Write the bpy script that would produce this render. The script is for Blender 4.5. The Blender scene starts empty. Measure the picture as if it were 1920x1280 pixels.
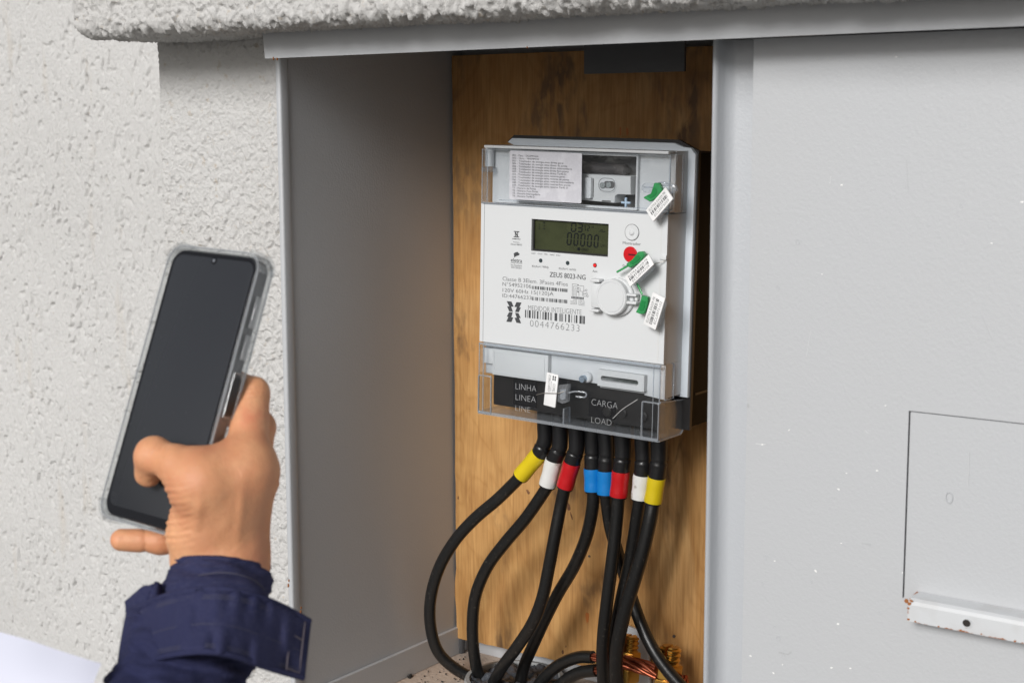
import bpy, bmesh, math, random
import numpy as np
from mathutils import Vector, Matrix
random.seed(7); np.random.seed(7)
scn = bpy.context.scene
COL = scn.collection

# ------------------------------------------------------------------ camera
F = 2825.2                                       # focal length in pixels of the 1920 px wide photo
R = np.array([[0.8104388, 0.58581626, -0.00287417],
              [-0.08041753, 0.11610952, 0.98997556],
              [-0.5802775, 0.80208347, -0.14120956]])   # rows: right, up, forward
CAM = np.array([0.0, -1.0, 0.0])
cam = bpy.data.cameras.new('camera')
cam_o = bpy.data.objects.new('camera', cam); COL.objects.link(cam_o)
cam.sensor_width = 36.0; cam.lens = F / 1920 * 36
cam.clip_start = 0.02; cam.clip_end = 500
m = Matrix.Identity(4)
for i in range(3):
    m[i][0] = R[0][i]; m[i][1] = R[1][i]; m[i][2] = -R[2][i]; m[i][3] = CAM[i]
cam_o.matrix_world = m
cam.dof.use_dof = True; cam.dof.focus_distance = 1.40; cam.dof.aperture_fstop = 14
scn.camera = cam_o

# ------------------------------------------------------------------ light
SUN_EL = math.radians(25.5); SUN_AZ = math.radians(4.5)   # high haze-softened sun, square on to the cabinet
w = bpy.data.worlds.new('World'); scn.world = w; w.use_nodes = True
nt = w.node_tree; bg = nt.nodes['Background']
sky = nt.nodes.new('ShaderNodeTexSky'); sky.sky_type = 'NISHITA'; sky.sun_disc = False
sky.sun_elevation = SUN_EL; sky.sun_rotation = math.radians(180) - SUN_AZ
sky.air_density = 1.0; sky.dust_density = 3.0; sky.ozone_density = 1.5
hsv = nt.nodes.new('ShaderNodeHueSaturation'); hsv.inputs['Saturation'].default_value = 0.25
nt.links.new(sky.outputs[0], hsv.inputs['Color'])
nt.links.new(hsv.outputs[0], bg.inputs['Color'])
bg.inputs['Strength'].default_value = 0.06
sl = bpy.data.lights.new('sun', 'SUN'); sl.energy = 2.9; sl.angle = math.radians(22); sl.color = (1.0, 0.985, 0.97)
so = bpy.data.objects.new('sun', sl); COL.objects.link(so)
sd = Vector((math.sin(SUN_AZ) * math.cos(SUN_EL), -math.cos(SUN_AZ) * math.cos(SUN_EL), math.sin(SUN_EL)))
so.location = sd * 20; so.rotation_euler = sd.to_track_quat('Z', 'Y').to_euler()
scn.view_settings.view_transform = 'Standard'; scn.view_settings.look = 'None'
scn.view_settings.gamma = 1; scn.view_settings.use_curve_mapping = False
scn.view_settings.exposure = 0.02

# ------------------------------------------------------------------ points
def ray(px, py): return R.T @ np.array([(px - 960) / F, -(py - 640) / F, 1.0])
def onY(px, py, y):
    d = ray(px, py); t = (y - CAM[1]) / d[1]; return CAM + d * t
def onZ(px, py, z):
    d = ray(px, py); return CAM + d * (z / d[2])
def atD(px, py, z): return CAM + ray(px, py) * z
def c2w(c): return CAM + R.T @ np.array(c, float)

# ------------------------------------------------------------------ materials
def mat(name, col, rough=0.5, metal=0.0, bump=None, vary=None, spec=0.5, coat=0.0, trans=None):
    """bump=(scale,strength,dist) or list; vary=(scale,amount,color2,[stretch xyz])"""
    M = bpy.data.materials.new(name); M.use_nodes = True
    n = M.node_tree; b = n.nodes['Principled BSDF']
    b.inputs['Base Color'].default_value = (*col, 1); b.inputs['Roughness'].default_value = rough
    b.inputs['Metallic'].default_value = metal; b.inputs['Specular IOR Level'].default_value = spec
    b.inputs['Coat Weight'].default_value = coat
    if trans: b.inputs['Transmission Weight'].default_value = trans
    tc = n.nodes.new('ShaderNodeTexCoord')
    if vary:
        for v in (vary if isinstance(vary, list) else [vary]):
            sc, lo, hi, c2 = v[:4]
            mp = n.nodes.new('ShaderNodeMapping'); n.links.new(tc.outputs['Object'], mp.inputs[0])
            if len(v) > 4: mp.inputs['Scale'].default_value = v[4]
            tx = n.nodes.new('ShaderNodeTexNoise'); tx.inputs['Scale'].default_value = sc; tx.inputs['Detail'].default_value = 6
            n.links.new(mp.outputs[0], tx.inputs['Vector'])
            r = n.nodes.new('ShaderNodeMapRange'); r.inputs['From Min'].default_value = lo; r.inputs['From Max'].default_value = hi
            n.links.new(tx.outputs['Fac'], r.inputs[0])
            mx = n.nodes.new('ShaderNodeMix'); mx.data_type = 'RGBA'
            src = b.inputs['Base Color'].links[0].from_socket if b.inputs['Base Color'].links else None
            n.links.new(r.outputs[0], mx.inputs[0])
            if src: n.links.new(src, mx.inputs[6])
            else: mx.inputs[6].default_value = (*col, 1)
            mx.inputs[7].default_value = (*c2, 1)
            n.links.new(mx.outputs[2], b.inputs['Base Color'])
    if bump:
        prev = None
        for bb in (bump if isinstance(bump, list) else [bump]):
            tx = n.nodes.new('ShaderNodeTexNoise'); tx.inputs['Scale'].default_value = bb[0]; tx.inputs['Detail'].default_value = 3
            if len(bb) > 3:
                mp = n.nodes.new('ShaderNodeMapping'); mp.inputs['Scale'].default_value = bb[3]
                n.links.new(tc.outputs['Object'], mp.inputs[0]); n.links.new(mp.outputs[0], tx.inputs['Vector'])
            else: n.links.new(tc.outputs['Object'], tx.inputs['Vector'])
            bp = n.nodes.new('ShaderNodeBump'); bp.inputs['Strength'].default_value = bb[1]; bp.inputs['Distance'].default_value = bb[2]
            n.links.new(tx.outputs['Fac'], bp.inputs['Height'])
            if prev: n.links.new(prev.outputs[0], bp.inputs['Normal'])
            prev = bp
        n.links.new(prev.outputs[0], b.inputs['Normal'])
    return M

def clear_mat(name, tint=(0.97, 0.98, 0.99), gloss=0.05, rough=0.04, haze=0.0):
    """thin clear plastic: see-through with a Fresnel gloss"""
    M = bpy.data.materials.new(name); M.use_nodes = True; n = M.node_tree
    n.nodes.remove(n.nodes['Principled BSDF']); out = n.nodes['Material Output']
    t = n.nodes.new('ShaderNodeBsdfTransparent'); t.inputs[0].default_value = (*tint, 1)
    g = n.nodes.new('ShaderNodeBsdfGlossy'); g.inputs['Roughness'].default_value = rough
    nz = n.nodes.new('ShaderNodeTexNoise'); nz.inputs['Scale'].default_value = 42; nz.inputs['Detail'].default_value = 4
    ob = n.nodes.new('ShaderNodeTexCoord'); n.links.new(ob.outputs['Object'], nz.inputs['Vector'])
    bp = n.nodes.new('ShaderNodeBump'); bp.inputs['Strength'].default_value = .5; bp.inputs['Distance'].default_value = .004
    n.links.new(nz.outputs['Fac'], bp.inputs['Height']); n.links.new(bp.outputs[0], g.inputs['Normal'])
    fr = n.nodes.new('ShaderNodeLayerWeight'); fr.inputs[0].default_value = 0.25
    r = n.nodes.new('ShaderNodeMapRange'); r.inputs['To Min'].default_value = gloss; r.inputs['To Max'].default_value = 0.55
    n.links.new(fr.outputs['Facing'], r.inputs[0])
    r.inputs['From Min'].default_value = 0.1
    mx = n.nodes.new('ShaderNodeMixShader'); n.links.new(r.outputs[0], mx.inputs[0])
    n.links.new(t.outputs[0], mx.inputs[1]); n.links.new(g.outputs[0], mx.inputs[2]); last = mx
    if haze > 0:
        d = n.nodes.new('ShaderNodeBsdfDiffuse'); d.inputs[0].default_value = (0.75, 0.77, 0.8, 1)
        m2 = n.nodes.new('ShaderNodeMixShader'); m2.inputs[0].default_value = haze
        n.links.new(mx.outputs[0], m2.inputs[1]); n.links.new(d.outputs[0], m2.inputs[2]); last = m2
    n.links.new(last.outputs[0], out.inputs[0])
    return M

GREY = (0.455, 0.466, 0.480)
M_paint = mat('grey_powder_coat', GREY, 0.42, bump=[(420, 0.35, 0.0006), (40, 0.08, 0.001)], vary=(7, 0.4, 0.8, (0.45, 0.465, 0.487)))
M_stucco = None
M_board = None
M_white = mat('white_plastic', (0.61, 0.625, 0.635), 0.38, bump=(900, 0.08, 0.0002))
M_offwh = mat('grained_white_plastic', (0.60, 0.61, 0.61), 0.55, bump=(1400, 0.35, 0.0003))
M_flange = mat('pale_blue_grey_plastic', (0.55, 0.60, 0.65), 0.45)
M_black = mat('black_plastic', (0.012, 0.011, 0.011), 0.38, bump=(600, 0.15, 0.0003))
M_base = mat('dark_brown_plastic', (0.005, 0.0045, 0.004), 0.62, bump=(300, 0.2, 0.0003), spec=.15)
M_ink = mat('grey_ink', (0.045, 0.048, 0.052), 0.6)
M_inkl = mat('pale_ink', (0.11, 0.113, 0.118), 0.6)
M_lcd = mat('green_lcd', (0.044, 0.051, 0.023), 0.12, vary=(60, 0.45, 0.75, (0.030, 0.035, 0.016)))
M_seg = mat('lcd_segment', (0.003, 0.005, 0.006), 0.3)
M_lcdframe = mat('lcd_bezel', (0.02, 0.02, 0.02), 0.3)
M_red = mat('red_plastic', (0.55, 0.004, 0.01), 0.3, coat=0.3)
M_green = mat('green_plastic', (0.06, 0.42, 0.14), 0.22, trans=0.45)
M_tag = mat('white_tag_plastic', (0.80, 0.80, 0.80), 0.4)
M_sticker = mat('silver_sticker', (0.52, 0.52, 0.56), 0.45, vary=[(90, 0.5, 0.62, (0.60, 0.60, 0.64)), (400, 0.4, 0.75, (0.56, 0.56, 0.6))])
M_screw = mat('zinc_screw', (0.42, 0.50, 0.58), 0.3, metal=0.7)
M_cable = mat('black_rubber', (0.009, 0.009, 0.009), 0.32, bump=[(300, 0.15, 0.0004), (45, .25, .0015)], vary=[(26, 0.60, 0.85, (0.035, 0.032, 0.028)), (300, .62, .75, (.05, .045, .04))])
M_shrink = mat('heat_shrink', (0.010, 0.010, 0.011), 0.30, bump=[(160, 0.25, 0.0008)])
M_brass = mat('brass', (0.60, 0.36, 0.09), 0.28, metal=1.0, vary=(60, 0.45, 0.8, (0.32, 0.17, 0.04)))
M_copper = mat('copper', (0.45, 0.13, 0.07), 0.38, metal=0.9, vary=(120, 0.45, 0.75, (0.22, 0.06, 0.03)))
M_clear = clear_mat('clear_cover')
M_cleare = clear_mat('clear_cover_edge', tint=(0.62, 0.68, 0.74), gloss=0.10, rough=0.08, haze=0.22)
M_clearh = clear_mat('clear_cover_hazy', tint=(0.9, 0.92, 0.94), gloss=0.05, rough=0.15, haze=0.10)
M_case = clear_mat('clear_phone_case', tint=(0.94, 0.95, 0.955), gloss=0.05, rough=0.12, haze=0.04)

# ------------------------------------------------------------------ mesh helpers
def mk(name, verts, faces, material, parent=None, smooth=False):
    me = bpy.data.meshes.new(name)
    me.from_pydata([tuple(map(float, v)) for v in verts], [], [tuple(f) for f in faces])
    me.validate(); me.update()
    bm = bmesh.new(); bm.from_mesh(me); bmesh.ops.recalc_face_normals(bm, faces=bm.faces); bm.to_mesh(me); bm.free()
    return fin(name, me, material, parent, smooth)
def fin(name, me, material, parent=None, smooth=False):
    if material: me.materials.append(material)
    if smooth:
        me.polygons.foreach_set('use_smooth', [True] * len(me.polygons))
    o = bpy.data.objects.new(name, me); COL.objects.link(o)
    if parent: o.parent = parent
    return o
def frombm(name, bm, material, parent=None, smooth=False):
    me = bpy.data.meshes.new(name); bm.to_mesh(me); bm.free(); return fin(name, me, material, parent, smooth)
def tag(o, label=None, cat=None, group=None, kind=None):
    if label: o['label'] = label
    if cat: o['category'] = cat
    if group: o['group'] = group
    if kind: o['kind'] = kind
    return o
def empty(name, loc=(0, 0, 0), label=None, cat=None, group=None, mw=None):
    o = bpy.data.objects.new(name, None); COL.objects.link(o); o.empty_display_size = 0.02
    if mw is not None: o.matrix_world = mw
    else: o.location = loc
    return tag(o, label, cat, group)
def wsm(o, ang=35):
    """smooth with sharp edges kept"""
    me = o.data
    me.polygons.foreach_set('use_smooth', [True] * len(me.polygons))
    bm = bmesh.new(); bm.from_mesh(me)
    for e in bm.edges:
        if len(e.link_faces) == 2 and e.calc_face_angle(0) > math.radians(ang): e.smooth = False
    bm.to_mesh(me); bm.free(); return o
def box(name, x0, x1, y0, y1, z0, z1, material, parent=None, bev=0.0, seg=2):
    bm = bmesh.new(); bmesh.ops.create_cube(bm, size=1)
    for v in bm.verts:
        v.co = Vector(((x0 + x1) / 2 + v.co.x * (x1 - x0), (y0 + y1) / 2 + v.co.y * (y1 - y0), (z0 + z1) / 2 + v.co.z * (z1 - z0)))
    if bev > 0:
        bmesh.ops.bevel(bm, geom=bm.edges[:], offset=bev, segments=seg, profile=0.5, affect='EDGES', clamp_overlap=True)
    o = frombm(name, bm, material, parent)
    if bev > 0: wsm(o)
    return o
def prism(name, pts, y0, y1, material, parent=None, bev=0.0, frame=None, seg=2):
    """polygon (x,z) extruded from y0 to y1; frame = 4x4 applied to verts"""
    bm = bmesh.new(); n = len(pts)
    a = [bm.verts.new((p[0], y0, p[1])) for p in pts]; b = [bm.verts.new((p[0], y1, p[1])) for p in pts]
    bm.faces.new(a); bm.faces.new(b[::-1])
    for i in range(n): bm.faces.new((a[i], b[i], b[(i + 1) % n], a[(i + 1) % n]))
    bmesh.ops.recalc_face_normals(bm, faces=bm.faces)
    if bev > 0:
        es = [e for e in bm.edges if abs(e.verts[0].co.y - e.verts[1].co.y) < 1e-9 and abs(e.verts[0].co.y - y0) < 1e-9]
        bmesh.ops.bevel(bm, geom=es, offset=bev, segments=seg, profile=0.5, affect='EDGES', clamp_overlap=True)
    if frame is not None: bm.transform(frame)
    o = frombm(name, bm, material, parent)
    if bev > 0: wsm(o)
    return o
def rrect(x0, x1, z0, z1, r, k=5):
    pts = []
    for cx, cz, a0 in ((x1 - r, z1 - r, 0), (x0 + r, z1 - r, 90), (x0 + r, z0 + r, 180), (x1 - r, z0 + r, 270)):
        for i in range(k + 1):
            a = math.radians(a0 + 90 * i / k); pts.append((cx + r * math.cos(a), cz + r * math.sin(a)))
    return pts
def ring(name, outer, inner, y0, y1, material, parent=None, frame=None, bev=0):
    """frame between two outlines with the same point count"""
    n = len(outer); V = []
    for y in (y0, y1):
        V += [(p[0], y, p[1]) for p in outer] + [(p[0], y, p[1]) for p in inner]
    Fc = []
    for i in range(n):
        j = (i + 1) % n
        Fc += [(i, j, n + j, n + i), (2 * n + i, 3 * n + i, 3 * n + j, 2 * n + j), (i, 2 * n + i, 2 * n + j, j), (n + i, n + j, 3 * n + j, 3 * n + i)]
    if frame is not None: V = [frame @ Vector(v) for v in V]
    return mk(name, V, Fc, material, parent)
def gridplate(name, xs, zs, holes, y0, y1, material, parent=None):
    nx, nz = len(xs) - 1, len(zs) - 1; V = []; Fc = []; idx = {}
    def v(i, j, k):
        if (i, j, k) not in idx: idx[(i, j, k)] = len(V); V.append((xs[i], (y0, y1)[k], zs[j]))
        return idx[(i, j, k)]
    solid = lambda i, j: 0 <= i < nx and 0 <= j < nz and (i, j) not in holes
    for i in range(nx):
        for j in range(nz):
            if not solid(i, j): continue
            for k in (0, 1): Fc.append([v(i, j, k), v(i + 1, j, k), v(i + 1, j + 1, k), v(i, j + 1, k)])
            for di, dj, a, b in ((-1, 0, (i, j), (i, j + 1)), (1, 0, (i + 1, j), (i + 1, j + 1)), (0, -1, (i, j), (i + 1, j)), (0, 1, (i, j + 1), (i + 1, j + 1))):
                if not solid(i + di, j + dj): Fc.append([v(*a, 0), v(*b, 0), v(*b, 1), v(*a, 1)])
    return mk(name, V, Fc, material, parent)
def lathe(name, prof, c, ax, material, parent=None, seg=24, squash=None, smooth=True):
    """prof [(r,h)] along axis ax from c"""
    ax = Vector(ax).normalized(); q = ax.to_track_quat('Z', 'Y'); V = []; Fc = []
    for r, h in prof:
        for i in range(seg):
            a = 2 * math.pi * i / seg
            V.append(Vector(c) + q @ Vector((r * math.cos(a), r * math.sin(a), h)))
    for k in range(len(prof) - 1):
        for i in range(seg):
            j = (i + 1) % seg; Fc.append((k * seg + i, k * seg + j, (k + 1) * seg + j, (k + 1) * seg + i))
    Fc.append(list(range(seg))); Fc.append([(len(prof) - 1) * seg + i for i in range(seg)])
    o = mk(name, V, Fc, material, parent, smooth)
    return wsm(o) if smooth else o
def spline(P, n):
    P = [np.array(p, float) for p in P]; out = []
    for i in range(len(P) - 1):
        p0 = P[i - 1] if i > 0 else 2 * P[0] - P[1]; p3 = P[i + 2] if i + 2 < len(P) else 2 * P[-1] - P[-2]
        p1, p2 = P[i], P[i + 1]
        for k in range(n):
            t = k / n
            out.append(0.5 * ((2 * p1) + (-p0 + p2) * t + (2 * p0 - 5 * p1 + 4 * p2 - p3) * t * t + (-p0 + 3 * p1 - 3 * p2 + p3) * t ** 3))
    out.append(P[-1]); return out
def tube(name, P, rad, material, parent=None, seg=14, sub=6, rfun=None, flat=1.0):
    pts = [Vector(p) for p in (spline(P, sub) if sub > 1 else P)]
    n = len(pts); V = []; Fc = []
    t0 = (pts[1] - pts[0]).normalized(); up = Vector((0, 1, 0))
    if abs(t0.dot(up)) > 0.9: up = Vector((1, 0, 0))
    nr = (up - t0 * up.dot(t0)).normalized()
    for i, p in enumerate(pts):
        t = (pts[min(i + 1, n - 1)] - pts[max(i - 1, 0)]).normalized()
        nr = (nr - t * nr.dot(t)).normalized(); bn = t.cross(nr)
        r = rfun(i / (n - 1)) if rfun else rad
        for k in range(seg):
            a = 2 * math.pi * k / seg; V.append(p + nr * (r * flat * math.cos(a)) + bn * (r * math.sin(a)))
    for i in range(n - 1):
        for k in range(seg):
            j = (k + 1) % seg; Fc.append((i * seg + k, i * seg + j, (i + 1) * seg + j, (i + 1) * seg + k))
    Fc.append(list(range(seg))); Fc.append([(n - 1) * seg + k for k in range(seg)])
    o = mk(name, V, Fc, material, parent, True); return wsm(o, 60)
def join(name, objs, parent=None):
    """merge already built little pieces of one part into one mesh"""
    bm = bmesh.new(); mats = []
    for o in objs:
        b2 = bmesh.new(); b2.from_mesh(o.data); me = bpy.data.meshes.new('t')
        mi = o.data.materials[0]
        if mi not in mats: mats.append(mi)
        for f in b2.faces: f.material_index = mats.index(mi)
        b2.to_mesh(me); b2.free(); bm.from_mesh(me); bpy.data.meshes.remove(me)
    par = parent or objs[0].parent
    for o in objs:
        d = o.data; bpy.data.objects.remove(o); bpy.data.meshes.remove(d)
    me = bpy.data.meshes.new(name); bm.to_mesh(me); bm.free()
    for mm in mats: me.materials.append(mm)
    o = bpy.data.objects.new(name, me); COL.objects.link(o)
    if par: o.parent = par
    return o

def glyphs(s, offset=0.0, extrude=0.0, space=1.0):
    cu = bpy.data.curves.new('t', 'FONT'); cu.body = s; cu.size = 1; cu.offset = offset; cu.extrude = extrude; cu.resolution_u = 3
    cu.space_character = space
    o = bpy.data.objects.new('t', cu); COL.objects.link(o)
    dg = bpy.context.evaluated_depsgraph_get(); dg.update()
    me = bpy.data.meshes.new_from_object(o.evaluated_get(dg))
    V = np.array([v.co[:] for v in me.vertices]) if len(me.vertices) else np.zeros((0, 3))
    Fc = [tuple(p.vertices) for p in me.polygons]
    bpy.data.objects.remove(o); bpy.data.curves.remove(cu); bpy.data.meshes.remove(me)
    return V, Fc
class Ink:
    """flat print gathered into one part; local plane x right, z up, at depth y"""
    def __init__(s, y=-0.0002): s.V = []; s.F = []; s.y = y
    def poly(s, pts):
        k = len(s.V); s.V += [(p[0], s.y, p[1]) for p in pts]; s.F.append(tuple(range(k, k + len(pts))))
    def line(s, a, b, wd):
        a = np.array(a); b = np.array(b); d = b - a; l = np.linalg.norm(d); nn = np.array([-d[1], d[0]]) / l * wd / 2
        s.poly([a + nn, b + nn, b - nn, a - nn])
    def text(s, txt, a, b, h, offset=0.0, space=1.0, cap=0.72):
        """baseline from a to b (x,z), capital height h"""
        V, Fc = glyphs(txt, offset, 0, space)
        if not len(V): return
        a = np.array(a); b = np.array(b); x0, x1 = V[:, 0].min(), V[:, 0].max(); L = np.linalg.norm(b - a)
        e = (b - a) / L; u = np.array([-e[1], e[0]]); k = len(s.V)
        for v in V:
            q = a + e * ((v[0] - x0) / (x1 - x0) * L) + u * (v[1] / cap * h); s.V.append((q[0], s.y, q[1]))
        s.F += [tuple(k + i for i in f) for f in Fc]
    def bars(s, a, b, h, code, up=None):
        a = np.array(a); b = np.array(b); L = np.linalg.norm(b - a); e = (b - a) / L; u = np.array([-e[1], e[0]]) if up is None else np.array(up)
        tot = sum(code); p = 0
        for i, c in enumerate(code):
            if i % 2 == 0:
                q = a + e * (p / tot * L); r = a + e * ((p + c) / tot * L)
                s.poly([q, r, r + u * h, q + u * h])
            p += c
    def build(s, name, material, parent, frame=None):
        V = s.V if frame is None else [frame @ Vector(v) for v in s.V]
        me = bpy.data.meshes.new(name); me.from_pydata([tuple(v) for v in V], [], s.F); me.update()
        return fin(name, me, material, parent)
def code(n, seed):
    r = random.Random(seed); return [r.choice((1, 1, 2, 3)) if i % 2 == 0 else r.choice((1, 1, 2, 3)) for i in range(2 * n - 1)]

# ------------------------------------------------------------------ stucco relief (real displaced sheets)
def vnoise(x, y, seed):
    """smooth value noise on a lattice"""
    rs = np.random.RandomState(seed); T = rs.rand(256, 256)
    xi = np.floor(x).astype(int); yi = np.floor(y).astype(int); fx = x - xi; fy = y - yi
    fx = fx * fx * (3 - 2 * fx); fy = fy * fy * (3 - 2 * fy)
    g = lambda a, b: T[a & 255, b & 255]
    return (g(xi, yi) * (1 - fx) + g(xi + 1, yi) * fx) * (1 - fy) + (g(xi, yi + 1) * (1 - fx) + g(xi + 1, yi + 1) * fx) * fy
def relief(u, v, kind, seed=0):
    """height in metres of spattered render"""
    wx = (vnoise(u * 120, v * 120, seed + 1) - .5) * 0.005; wy = (vnoise(u * 120 + 50, v * 120, seed + 2) - .5) * 0.007
    a = vnoise((u + wx) * 240, (v + wy) * 200, seed + 3); b = vnoise((u + wx) * 430, (v + wy) * 380, seed + 4)
    c = vnoise(u * 760, v * 700, seed + 5); big = vnoise(u * 26, v * 22, seed + 6)
    if kind == 'drip':                                        # combed downward: pits and vertical scratches
        s = vnoise((u + wx * .6) * 380, v * 75, seed + 7); pit = vnoise((u + wx) * 290, (v + wy) * 140, seed + 8)
        pit2 = vnoise((u + wx) * 170 + 30, (v + wy) * 84, seed + 9)
        h = 1.0 * s + .6 * (1 - np.abs(2 * b - 1)) ** 2 + .4 * c - 2.6 * np.clip(pit - .70, 0, .16) / .16 * np.clip((vnoise(u * 40, v * 30, seed + 12) - .25) * 2, 0, 1) - 1.6 * np.clip(pit2 - .80, 0, .1) / .1 + .5 * big
        return h * 0.0015
    edge = np.clip((a - .44) / .10, 0, 1)                     # flattened lumps with steep flanks
    lump = edge * (0.6 + .8 * a)
    rdg = (1 - np.abs(2 * a - 1)) ** 2; rd2 = (1 - np.abs(2 * b - 1)) ** 2
    if kind == 'rough':
        h = 1.3 * rdg * (.4 + a) + .7 * lump + .9 * rd2 + .5 * c + .8 * big
        return h * 0.0022
    dim = np.clip((v + 0.12) / 0.14, 0, 1)                    # smoother patch near the top of the pier
    h = (.65 * lump + .9 * rdg * (.3 + big)) * (1.1 - .60 * dim) + (.7 - .15 * dim) * rd2 + .35 * c + .4 * big
    return h * 0.0021
def spaced(a, b, c, d, fine, coarse):
    """coarse a..b, fine b..c, coarse c..d"""
    L = []
    if b > a: L += list(np.linspace(a, b, max(2, int((b - a) / coarse) + 1))[:-1])
    L += list(np.linspace(b, c, int((c - b) / fine) + 1))
    if d > c: L += list(np.linspace(c, d, max(2, int((d - c) / coarse) + 1))[1:])
    return np.array(L)
def sheet(name, P, material, wrap=False, parent=None):
    """P: (n,m,3) array of points -> smooth quad sheet"""
    n, mm = P.shape[:2]; idx = np.arange(n * mm).reshape(n, mm)
    if wrap: idx = np.hstack([idx, idx[:, :1]])
    q = np.stack([idx[:-1, :-1], idx[1:, :-1], idx[1:, 1:], idx[:-1, 1:]], -1).reshape(-1, 4)
    me = bpy.data.meshes.new(name)
    me.vertices.add(n * mm); me.vertices.foreach_set('co', P.reshape(-1).astype(np.float32))
    me.loops.add(q.size); me.loops.foreach_set('vertex_index', q.reshape(-1).astype(np.int32))
    me.polygons.add(len(q)); me.polygons.foreach_set('loop_start', np.arange(0, q.size, 4, dtype=np.int32))
    me.update(calc_edges=True); me.validate()
    return fin(name, me, material, parent, True)
M_stucco = mat('white_stucco', (0.53, 0.525, 0.515), 0.9, spec=0.2,
               bump=[(1100, 0.7, 0.0008), (450, 0.7, 0.0012)],
               vary=[(5, 0.42, 0.75, (0.49, 0.48, 0.465)), (120, 0.62, 0.76, (0.44, 0.39, 0.33))])
M_stucco2 = mat('grey_white_stucco', (0.535, 0.53, 0.52), 0.9, spec=0.2, bump=[(1000, 0.6, 0.0008), (400, 0.6, 0.0012, (1.2, 1, .5))],
                vary=[(3, 0.4, 0.75, (0.50, 0.495, 0.485)), (90, 0.64, 0.80, (0.44, 0.41, 0.37)), (26, 0.62, 0.75, (0.49, 0.46, 0.42), (1, 1, .2))])
M_concrete = mat('pale_concrete_paving', (0.20, 0.195, 0.185), 0.85, vary=(3, 0.35, 0.7, (0.16, 0.155, 0.145)), bump=(60, 0.3, 0.003))
GZ = -1.35
g = mk('ground', [(-60, -60, GZ), (60, -60, GZ), (60, 60, GZ), (-60, 60, GZ)], [(0, 1, 2, 3)], M_concrete); tag(g, kind='structure')

# wall set back behind the meter pillar
xs = spaced(-6, -1.72, -1.10, -1.10, 0.0012, 0.1); zs = spaced(GZ, -0.76, 0.24, 1.6, 0.0013, 0.1)
X, Z = np.meshgrid(xs, zs, indexing='ij')
Y = 0.157 - relief(X, Z, 'drip', 10)
wl = sheet('stucco_wall', np.stack([X, Y, Z], -1), M_stucco2)
tag(wl, 'pale stucco wall set back on the left, combed with fine vertical drips', 'wall')

# pillar that holds the cabinet: its left strip, front and left flank, a foot flaring at the bottom
PL = -1.150
def left_edge(z):
    return PL - 0.14 * np.clip((-z - 0.475) / 0.30, 0, 1) ** 1.0
zs = spaced(GZ, -0.66, 0.088, 0.24, 0.0010, 0.05)
u = np.concatenate([np.linspace(0, 0.16, 40)[:-1], 0.16 + np.linspace(0, 1, 175) * 0.168])   # arc length: flank then front
P = np.zeros((len(zs), len(u), 3))
for i, z in enumerate(zs):
    le = left_edge(z); wfr = -0.985 - le
    for j, s in enumerate(u):
        if s < 0.16: P[i, j] = (le, 0.165 - s, z)
        else: P[i, j] = (le + (s - 0.16) / 0.168 * wfr, 0.004, z)
U, Vv = np.meshgrid(u, zs)
H = relief(U, Vv, 'pier', 40)
fl = (U < 0.16)
cor = np.clip(1 - np.abs(U - 0.16) / 0.004, 0, 1)
P[..., 1] -= np.where(fl, 0, H) - cor * 0.002; P[..., 0] -= np.where(fl, H, 0) - cor * 0.002
pr_ = sheet('stucco_pillar', P, M_stucco)
tag(pr_, 'rough white stucco pillar between the set back wall and the grey cabinet', 'pillar')
# masonry under, right of and behind the cabinet
ms = empty('masonry_surround', (-0.3, 0.4, GZ), 'pale stucco masonry around and below the grey meter cabinet', 'masonry')
def mbox(n, x0, x1, y0, y1, z0, z1):
    o = box(n, x0 + 0.3, x1 + 0.3, y0 - 0.4, y1 - 0.4, z0 - GZ, z1 - GZ, M_stucco, ms); return o
mbox('lower_wall', -0.984, 1.6, 0.006, 0.45, GZ, -0.645)
mbox('rear_wall', -1.12, 1.6, 0.30, 0.45, -0.643, 0.24)
mbox('right_wall', 1.0, 1.6, 0.006, 0.298, -0.643, 0.24)

# slab on top with a rounded, rough edge
sx0, sx1 = -1.163, 1.7; zb, zt = 0.0855, 0.25; yf, yb = -0.090, 0.50
xs = spaced(sx0 - 0.001, sx0, -0.30, sx1, 0.0011, 0.05)[1:]
prof = []
r = 0.009
def arc(cy, cz, a0, a1, n): return [(cy + r * math.cos(math.radians(a)), cz + r * math.sin(math.radians(a))) for a in np.linspace(a0, a1, n)]
prof += [(yb, zb)] + [(y, zb) for y in np.linspace(0.10, yf + r, 120)] + arc(yf + r, zb + r, 270, 180, 13)[1:]
prof += [(yf, z) for z in np.linspace(zb + r, zt - r, 115)[1:]] + arc(yf + r, zt - r, 180, 90, 13)[1:] + [(y, zt) for y in np.linspace(yf + r, yb, 12)[1:]]
prof = np.array(prof); seg = np.concatenate([[0], np.cumsum(np.linalg.norm(np.diff(prof, axis=0), axis=1))])
tn = np.gradient(prof, axis=0); tn /= np.linalg.norm(tn, axis=1)[:, None]; nrm = np.stack([tn[:, 1], -tn[:, 0]], -1)
fi_ = int(np.argmin(np.abs(prof[:, 1] - 0.17) + np.abs(prof[:, 0] - yf))); nrm = -nrm if nrm[fi_, 0] > 0 else nrm
cen = np.array([0.2, (zb + zt) / 2])
endk = 22                                                    # rounded left end: rings that shrink toward the end cap
P = []
XX = list(xs); er = 0.030
rings = []
for k in range(endk):
    a = math.pi / 2 * (k + 0.0) / endk; rings.append((sx0 + er * (1 - math.sin(a)) - 0.0, 1 - math.cos(a)))
rings = rings[::1]
allr = [(sx0 + er * (1 - math.cos(a)), er * (1 - math.sin(a))) for a in np.linspace(0, math.pi / 2, endk)] + [(x, 0.0) for x in xs if x > sx0 + er]
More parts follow.
